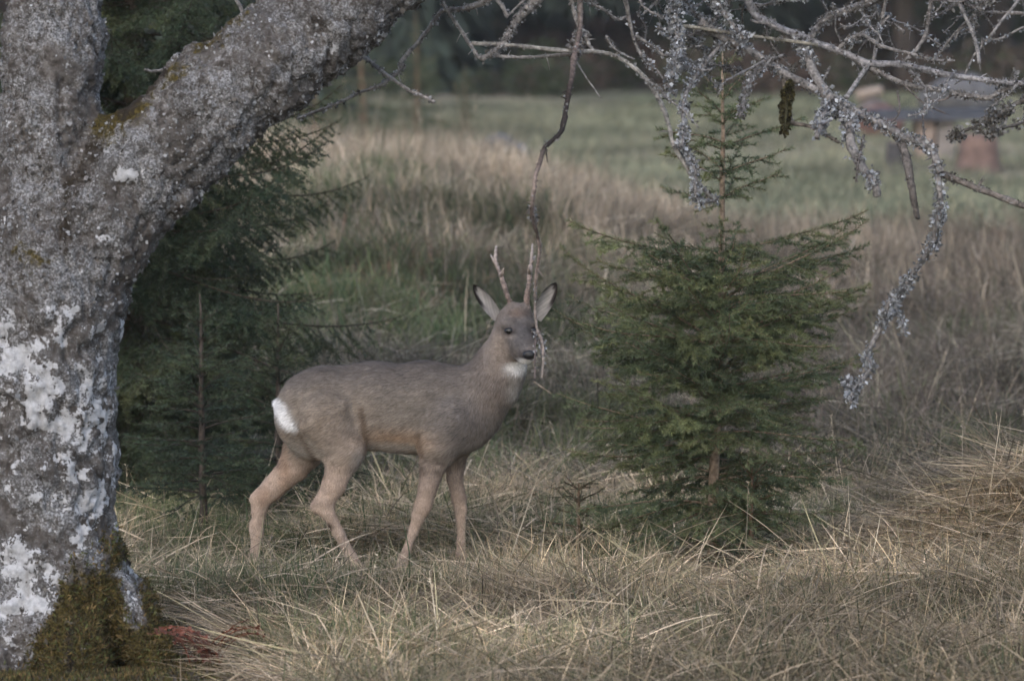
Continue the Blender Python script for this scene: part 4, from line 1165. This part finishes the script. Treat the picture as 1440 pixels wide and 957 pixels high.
# short hair over the coat
rh = np.random.default_rng(21)
pp, nn, _ = sample_quads(v, qd, 70000, rh)
hx = DX + pp[:, 0] / DS; hy = DY - (pp[:, 2] - dz0) / DS
flow = np.tile(np.array((-0.85, 0, -0.45)), (len(pp), 1))
flow[hy > 650] = (-0.15, 0, -1); hd_ = (hy < 520) & (hx > 680); flow[hd_] = (-0.1, 0.8, 0.2)
nk_ = (hx > 660) & ~hd_; flow[nk_] = (-0.35, 0.1, -0.9)
flow = flow + rand_dirs(len(pp), rh) * 0.25
flow = nrm(flow - nn * np.sum(flow * nn, 1, keepdims=True))
L = np.where(hd_, 0.005, np.where(hy > 660, 0.008, 0.017))[:, None] * rh.uniform(0.7, 1.3, (len(pp), 1))
tip = pp + L * (flow * 0.92 + nn * 0.27)
w = nrm(np.cross(flow, nn)) * 0.0015
hc = coat(pp, nn) * rh.uniform(0.66, 1.34, (len(pp), 1))
mb = MB(); mb.add(np.stack([pp - w, pp + w, tip], 1).reshape(-1, 3), np.arange(len(pp) * 3).reshape(-1, 3), np.repeat(hc, 3, 0))
o = mb.build("fur", M_fur, deer, smooth=False); tag(o, kind="stuff")

def ball(c, r, n=10):
    mb = MB(); th = np.linspace(0, np.pi, n); rows = []
    for t in th:
        ph = np.linspace(0, 2 * np.pi, 2 * n, endpoint=False)
        rows.append(np.stack([np.sin(t) * np.cos(ph) * r[0], np.sin(t) * np.sin(ph) * r[1], np.full(2 * n, np.cos(t) * r[2])], 1))
    vv = np.concatenate(rows) + np.array(c); m = 2 * n; f = []
    for i in range(n - 1):
        a = i * m + np.arange(m); b = i * m + (np.arange(m) + 1) % m
        f.append(np.stack([a, a + m, b + m], 1)); f.append(np.stack([a, b + m, b], 1))
    mb.add(vv, np.concatenate(f)); return mb
def surf_y(x, y):
    for d in np.arange(-0.28, 0.1, 0.002):
        if S.value(dp(x, y, d)) < 0: return d
    return HD
for ex, ey in ((716.5, 461.5), (748.5, 462)):
    d = surf_y(ex, ey)
    ball(dp(ex, ey, d + 0.0055), (7.6 * DS, 0.0125, 4.9 * DS)).build("eye", M_eye, deer)
d = surf_y(743, 492)
ball(dp(744, 493, d + 0.005), (9.4 * DS, 0.013, 6.8 * DS)).build("nose", M_nose, deer)

def ear(bx, by, tx_, ty_, wpx, lean, rim_side, seed):
    B, T = dp(bx, by, HD + .012), dp(tx_, ty_, HD + lean)
    ax = T - B; U = nrm(np.cross(ax, (0, -1, 0))); Nn = nrm(np.cross(U, ax))
    if Nn[1] > 0: Nn = -Nn
    ns, nt2 = 15, 11
    vs, cs, f = [], [], []
    for layer in (0, 1):
        for i in range(ns):
            s = i / (ns - 1)
            w = wpx * DS * (0.62 + 0.85 * s) * max(1 - s ** 2.2, 0.0) ** 0.75
            w = max(w, 0.0008)
            for j in range(nt2):
                t = -1 + 2 * j / (nt2 - 1)
                p = B + ax * s + U * t * w * 0.82 + Nn * (t * t - 0.6) * w * 0.75 - Nn * (0.004 * (1 - abs(t) ** 3) if layer else 0)
                vs.append(p)
                edge = max(sstep(0.42, 0.68, abs(t)) * sstep(0.25, 0.6, s), sstep(0.76, 0.9, s))
                if t * rim_side < 0: edge = max(sstep(0.7, 0.95, abs(t)) * sstep(0.5, 0.8, s), sstep(0.86, 0.95, s))
                if layer == 0:
                    c = np.array((0.36, 0.335, 0.315)) * (0.75 + 0.35 * ((i * 7 + j * 3 + seed) % 5) / 5) * (1 - 0.25 * (1 - s) ** 2)
                    c = c + (np.array((0.02, 0.016, 0.014)) - c) * min(1, edge * 1.15)
                else:
                    c = np.array((0.15, 0.12, 0.10)); c = c + (np.array((0.015, 0.012, 0.01)) - c) * s ** 4
                cs.append(c)
    for layer in (0, 1):
        o_ = layer * ns * nt2
        for i in range(ns - 1):
            for j in range(nt2 - 1):
                a = o_ + i * nt2 + j
                f += [(a, a + 1, a + nt2 + 1), (a, a + nt2 + 1, a + nt2)]
    mb = MB(); mb.add(vs, f, np.array(cs)); return mb.build("ear", M_fur, deer)
ear(701, 446, 665.5, 399, 13.2, .03, -1, 1)
ear(754, 447, 782, 396, 15, .03, 1, 2)

def antler(pts, tines, seed):
    mb = MB(); rng = np.random.default_rng(seed)
    P = smooth_path([p[:2] for p in pts], 5); R = np.interp(np.linspace(0, 1, len(P)), np.linspace(0, 1, len(pts)), [p[2] for p in pts])
    D = np.interp(np.linspace(0, 1, len(P)), np.linspace(0, 1, len(pts)), [p[3] for p in pts])
    W = np.array([dp(a, b, HD + d) for (a, b), d in zip(P, D)])
    cc = np.array((0.235, 0.165, 0.135)) * rng.uniform(0.55, 1.35, (len(W), 1)) + np.linspace(0, 0.20, len(W))[:, None]
    mb.tube(W, R * DS * (1 + .2 * rng.uniform(-1, 1, len(R))), 9, cc, 0, 0.16, seed)
    for k in range(26):                    # pearls
        i = rng.integers(0, int(len(W) * .6)); d = rand_dirs(1, rng)[0] * np.array((1, 1, .3))
        q = W[i] + nrm(d) * R[i] * DS * .85
        mb.tube([q - d * .002, q + nrm(d) * .0035], [.0032, .0016], 5, (0.30, 0.225, 0.19), 0, .1, k)
    for (a, b) in tines:
        A, B_ = dp(a[0], a[1], HD + a[2]), dp(b[0], b[1], HD + b[2])
        mb.tube([A, A * .5 + B_ * .5 + np.array((0, 0, -.003)), B_], [3.2 * DS, 2.4 * DS, .8 * DS], 7, (0.42, 0.34, 0.29), 0, .08, seed)
    mb.tube([dp(pts[0][0] , pts[0][1] + 1, HD + pts[0][3]), dp(pts[0][0], pts[0][1] - 3, HD + pts[0][3])], [7.2 * DS, 6.4 * DS], 10, (0.27, 0.2, 0.165), 0, .15, seed)
    return mb.build("antler", M_antler, deer)
antler([(719.5, 432, 4.4, -.012), (714, 415, 3.7, -.014), (708.5, 398, 3.3, -.018), (704, 384, 3.0, -.016), (697.5, 368, 2.4, -.01), (697, 356, 2.4, -.006), (698, 344, 1.2, 0)],
       [((704, 386, -.016), (708.5, 374, -.06)), ((698.5, 369, -.01), (690, 357, .03))], 5)
antler([(740, 432, 4.4, -.012), (741, 415, 3.7, -.014), (743.5, 398, 3.3, -.018), (745, 382, 3.0, -.016), (747, 366, 2.4, -.01), (748, 354, 2.3, -.006), (749, 341, 1.2, 0)],
       [((745, 383, -.016), (743, 370, -.06)), ((747, 366, -.01), (753, 358, .02))], 6)

# ------------------------------------------------------------------ far meadow furniture
def box_mb(mb, c, s, col, seed=0, j=0.02, rz=0.0):
    rng = np.random.default_rng(seed)
    b = 0.12 * min(s)
    vs = []
    for sx in (-1, 1):
        for sy in (-1, 1):
            for sz in (-1, 1):
                for ax in range(3):
                    p = np.array((sx * s[0] / 2, sy * s[1] / 2, sz * s[2] / 2), float); p[ax] -= np.sign(p[ax]) * b
                    vs.append(p)
    vs = np.array(vs) + rng.normal(0, j * min(s), (24, 3))
    import bmesh
    bm = bmesh.new()
    for p in vs: bm.verts.new(p)
    bmesh.ops.convex_hull(bm, input=bm.verts[:])
    bmesh.ops.triangulate(bm, faces=bm.faces[:])
    bm.verts.index_update()
    P = np.array([w_.co[:] for w_ in bm.verts]); F = np.array([[w_.index for w_ in f.verts] for f in bm.faces]); bm.free()
    cz, sz_ = math.cos(rz), math.sin(rz)
    P = P @ np.array(((cz, sz_, 0), (-sz_, cz, 0), (0, 0, 1))) + np.array(c)
    mb.add(P, F, col)

def rock(mb, c, r, col, seed):
    rng = np.random.default_rng(seed)
    m = ball((0, 0, 0), (1, 1, 1), 10); P = m.v[0]
    P = P * (0.75 + 0.5 * fbm(P + seed * 3.1, 1.3, 3, seed))[:, None] * np.array(r)
    mb.add(P + np.array(c), m.f[0], np.array(col) * (0.8 + 0.4 * vnoise(P, 9, seed))[:, None])

t = gpos(1312, 58)
table = empty("low_table", t); table.rotation_euler.z = 0.12
tag(table, "low grey stone-slab table on chunky legs in the far meadow", "table")
mb = MB(); box_mb(mb, (0, 0, 0.46), (1.25, 0.62, 0.10), (0.07, 0.074, 0.088), 1); mb.build("table_top", M_stone, table, smooth=False)
for k, (x, col) in enumerate(((-0.10, (0.30, 0.23, 0.19)), (0.10, (0.24, 0.21, 0.19)))):
    mb = MB(); box_mb(mb, (x, 0, 0.19), (0.17, 0.34, 0.44), col, 3 + k); mb.build("leg", M_stone, table, smooth=False)
def stump(px, Y, r, h, col, lab, seed):
    root = empty("tree_stump", gpos(px, Y)); tag(root, lab, "stump")
    mb = MB(); zs = np.linspace(-0.08, h, 7); rr = r * (1 + 0.35 * np.exp(-np.clip(zs, 0, None) / 0.08))
    mb.tube(np.stack([np.zeros(7), np.zeros(7), zs], 1), rr, 14, col, 0, .06, seed); mb.build("log", M_timber, root)
    mb = MB(); a = np.linspace(0, 6.283, 14, endpoint=False)
    mb.tube([(0, 0, h - .004), (0, 0, h + .006)], [r * .98, r * .96], 14, (0.165, 0.125, 0.108), 0, .02, seed); mb.build("cut_face", M_timber, root)
    return root
stump(1376, 55, .19, .36, (0.165, 0.11, 0.092), "reddish wooden stump seat right of the low table in the meadow", 1)
stump(1259, 56, .09, .24, (0.06, 0.055, 0.055), "small dark stump under the left end of the low table", 2)
o = MB(); rock(o, (0, 0, 0.22), (0.44, 0.3, 0.25), (0.115, 0.112, 0.115), 5)
b_ = o.build("boulder", M_stone, None); b_.location = tuple(gpos(1350, 63) + np.array((0, 0, 0.22))); tag(b_, "pale grey boulder behind the low table", "boulder")
o = MB(); rock(o, (0, 0, 0.0), (0.25, 0.22, 0.22), (0.15, 0.085, 0.07), 6)
b_ = o.build("boulder", M_stone, None); b_.location = tuple(gpos(1240, 62) + np.array((0, 0, 0.18))); tag(b_, "rusty red boulder behind the left end of the low table", "boulder")
log = empty("cut_log", gpos(1222, 66) + np.array((0, 0, .42))); log.rotation_euler = (0, math.radians(-14), .1)
tag(log, "pale short cut log lying tilted at the wood edge behind the table", "log")
mb = MB(); mb.tube([(-.15, 0, 0), (0, 0, 0.01), (.15, 0, 0)], [.07, .07, .065], 12, (0.30, 0.24, 0.195), 0, .04, 3); mb.build("log_body", M_timber, log)
mb = MB(); mb.tube([(.15, 0, 0), (.158, 0, 0)], [.064, .062], 12, (0.36, 0.30, 0.25), 0, .02, 3); mb.build("cut_face", M_timber, log)
lr = empty("log_rest", gpos(1228, 66)); tag(lr, "dark stacked stones carrying the pale cut log", "stones")
mb = MB(); rock(mb, (0.02, 0, .15), (.24, .2, .22), (0.12, 0.10, 0.095), 12); mb.build("stone", M_stone, lr)
# blue-grey heap in the meadow left of the hanging stick
heap = empty("stone_heap", gpos(702, 57)); tag(heap, "blue-grey stone heap at the near edge of the far meadow", "stones")
for k, (x, y, z, r, c) in enumerate(((0, 0, .10, .17, (0.09, 0.095, 0.10)), (-.16, .05, .06, .14, (0.13, 0.14, 0.15)), (.17, .04, .06, .13, (0.17, 0.18, 0.20)), (.05, -.12, .04, .10, (0.14, 0.145, 0.155)), (-.3, 0, .04, .1, (0.10, 0.11, 0.10)))):
    mb = MB(); rock(mb, (x, y, z * 1.3 + .03), (r * 1.1, r, r * 1.05), c, 20 + k); mb.build("stone", M_stone, heap)
# reddish stones on the right of the bank
hr = empty("stone_heap", gpos(1405, 34.5)); tag(hr, "reddish heap of stones with one white stone at the right edge", "stones")
for k, (x, y, z, r, c) in enumerate(((0, 0, .0, .13, (0.20, 0.085, 0.065)), (-.14, .03, -.01, .11, (0.17, 0.08, 0.06)), (.13, .02, 0, .12, (0.19, 0.09, 0.07)), (-.03, -.1, .03, .045, (0.55, 0.42, 0.40)), (.06, -.11, .03, .045, (0.70, 0.66, 0.64)))):
    mb = MB(); rock(mb, (x, y, z + .04), (r, r * .9, r * .75), c, 40 + k); mb.build("stone", M_stone, hr)

# rust-red dead fern at the foot of the lichen tree
fern = empty("dead_fern", np.array((-0.92, 17.2, float(ground_z(np.array([-0.92]), np.array([17.2]))[0]))))
tag(fern, "rust-red withered fern in the grass right of the mossy tree foot", "fern")
rng = np.random.default_rng(4)
for k in range(14):
    a = rng.uniform(0, 6.283); mb = MB(); L = rng.uniform(.13, .24); p = np.array((rng.normal(0, .02), rng.normal(0, .02), 0.01)); pts = [p]
    for s in range(8):
        e = 1.25 - s * .2; p = p + np.array((math.cos(a) * math.cos(e), math.sin(a) * math.cos(e), math.sin(e))) * L / 8; pts.append(p)
    mb.tube(pts, np.linspace(.0022, .0008, 9), 4, (0.16, 0.05, 0.028), 0, 0, 1)
    for s in range(1, 9):
        for sg in (-1, 1):
            d = np.array((-math.sin(a), math.cos(a), -.3)) * sg * .04 * (1 - s / 11) * rng.uniform(.7, 1.3)
            up_ = np.array((math.cos(a), math.sin(a), 0)) * .006
            mb.add([pts[s] - up_, pts[s] + d * .5 + up_ * 1.2, pts[s] + d + rng.normal(0, .004, 3), pts[s] + d * .5 - up_ * 1.2], [(0, 1, 2), (0, 2, 3)], np.array((0.145, 0.055, 0.036)) * rng.uniform(.5, 1.4))
    mb.build("frond", M_moss, fern, smooth=False)

# thin haze volume added to lift the dark tones
import bmesh
hm = bpy.data.meshes.new("haze"); bmh = bmesh.new(); bmesh.ops.create_cube(bmh, size=1.0); bmh.to_mesh(hm); bmh.free()
haze = bpy.data.objects.new("haze", hm); COL.objects.link(haze)
haze.scale = (1000, 900, 64); haze.location = (0, 300, 64 / 2 - 2.5)
m = bpy.data.materials.new("haze"); m.use_nodes = True; m.node_tree.nodes.clear()
pv = m.node_tree.nodes.new("ShaderNodeVolumePrincipled"); mo = m.node_tree.nodes.new("ShaderNodeOutputMaterial")
pv.inputs["Color"].default_value = (0.97, 0.98, 1.0, 1); pv.inputs["Density"].default_value = 0.0004
m.node_tree.links.new(pv.outputs[0], mo.inputs["Volume"]); hm.materials.append(m)
haze["kind"] = "stuff"; haze["label"] = "thin grey haze added in the air to lift the dark tones"; haze["category"] = "haze"
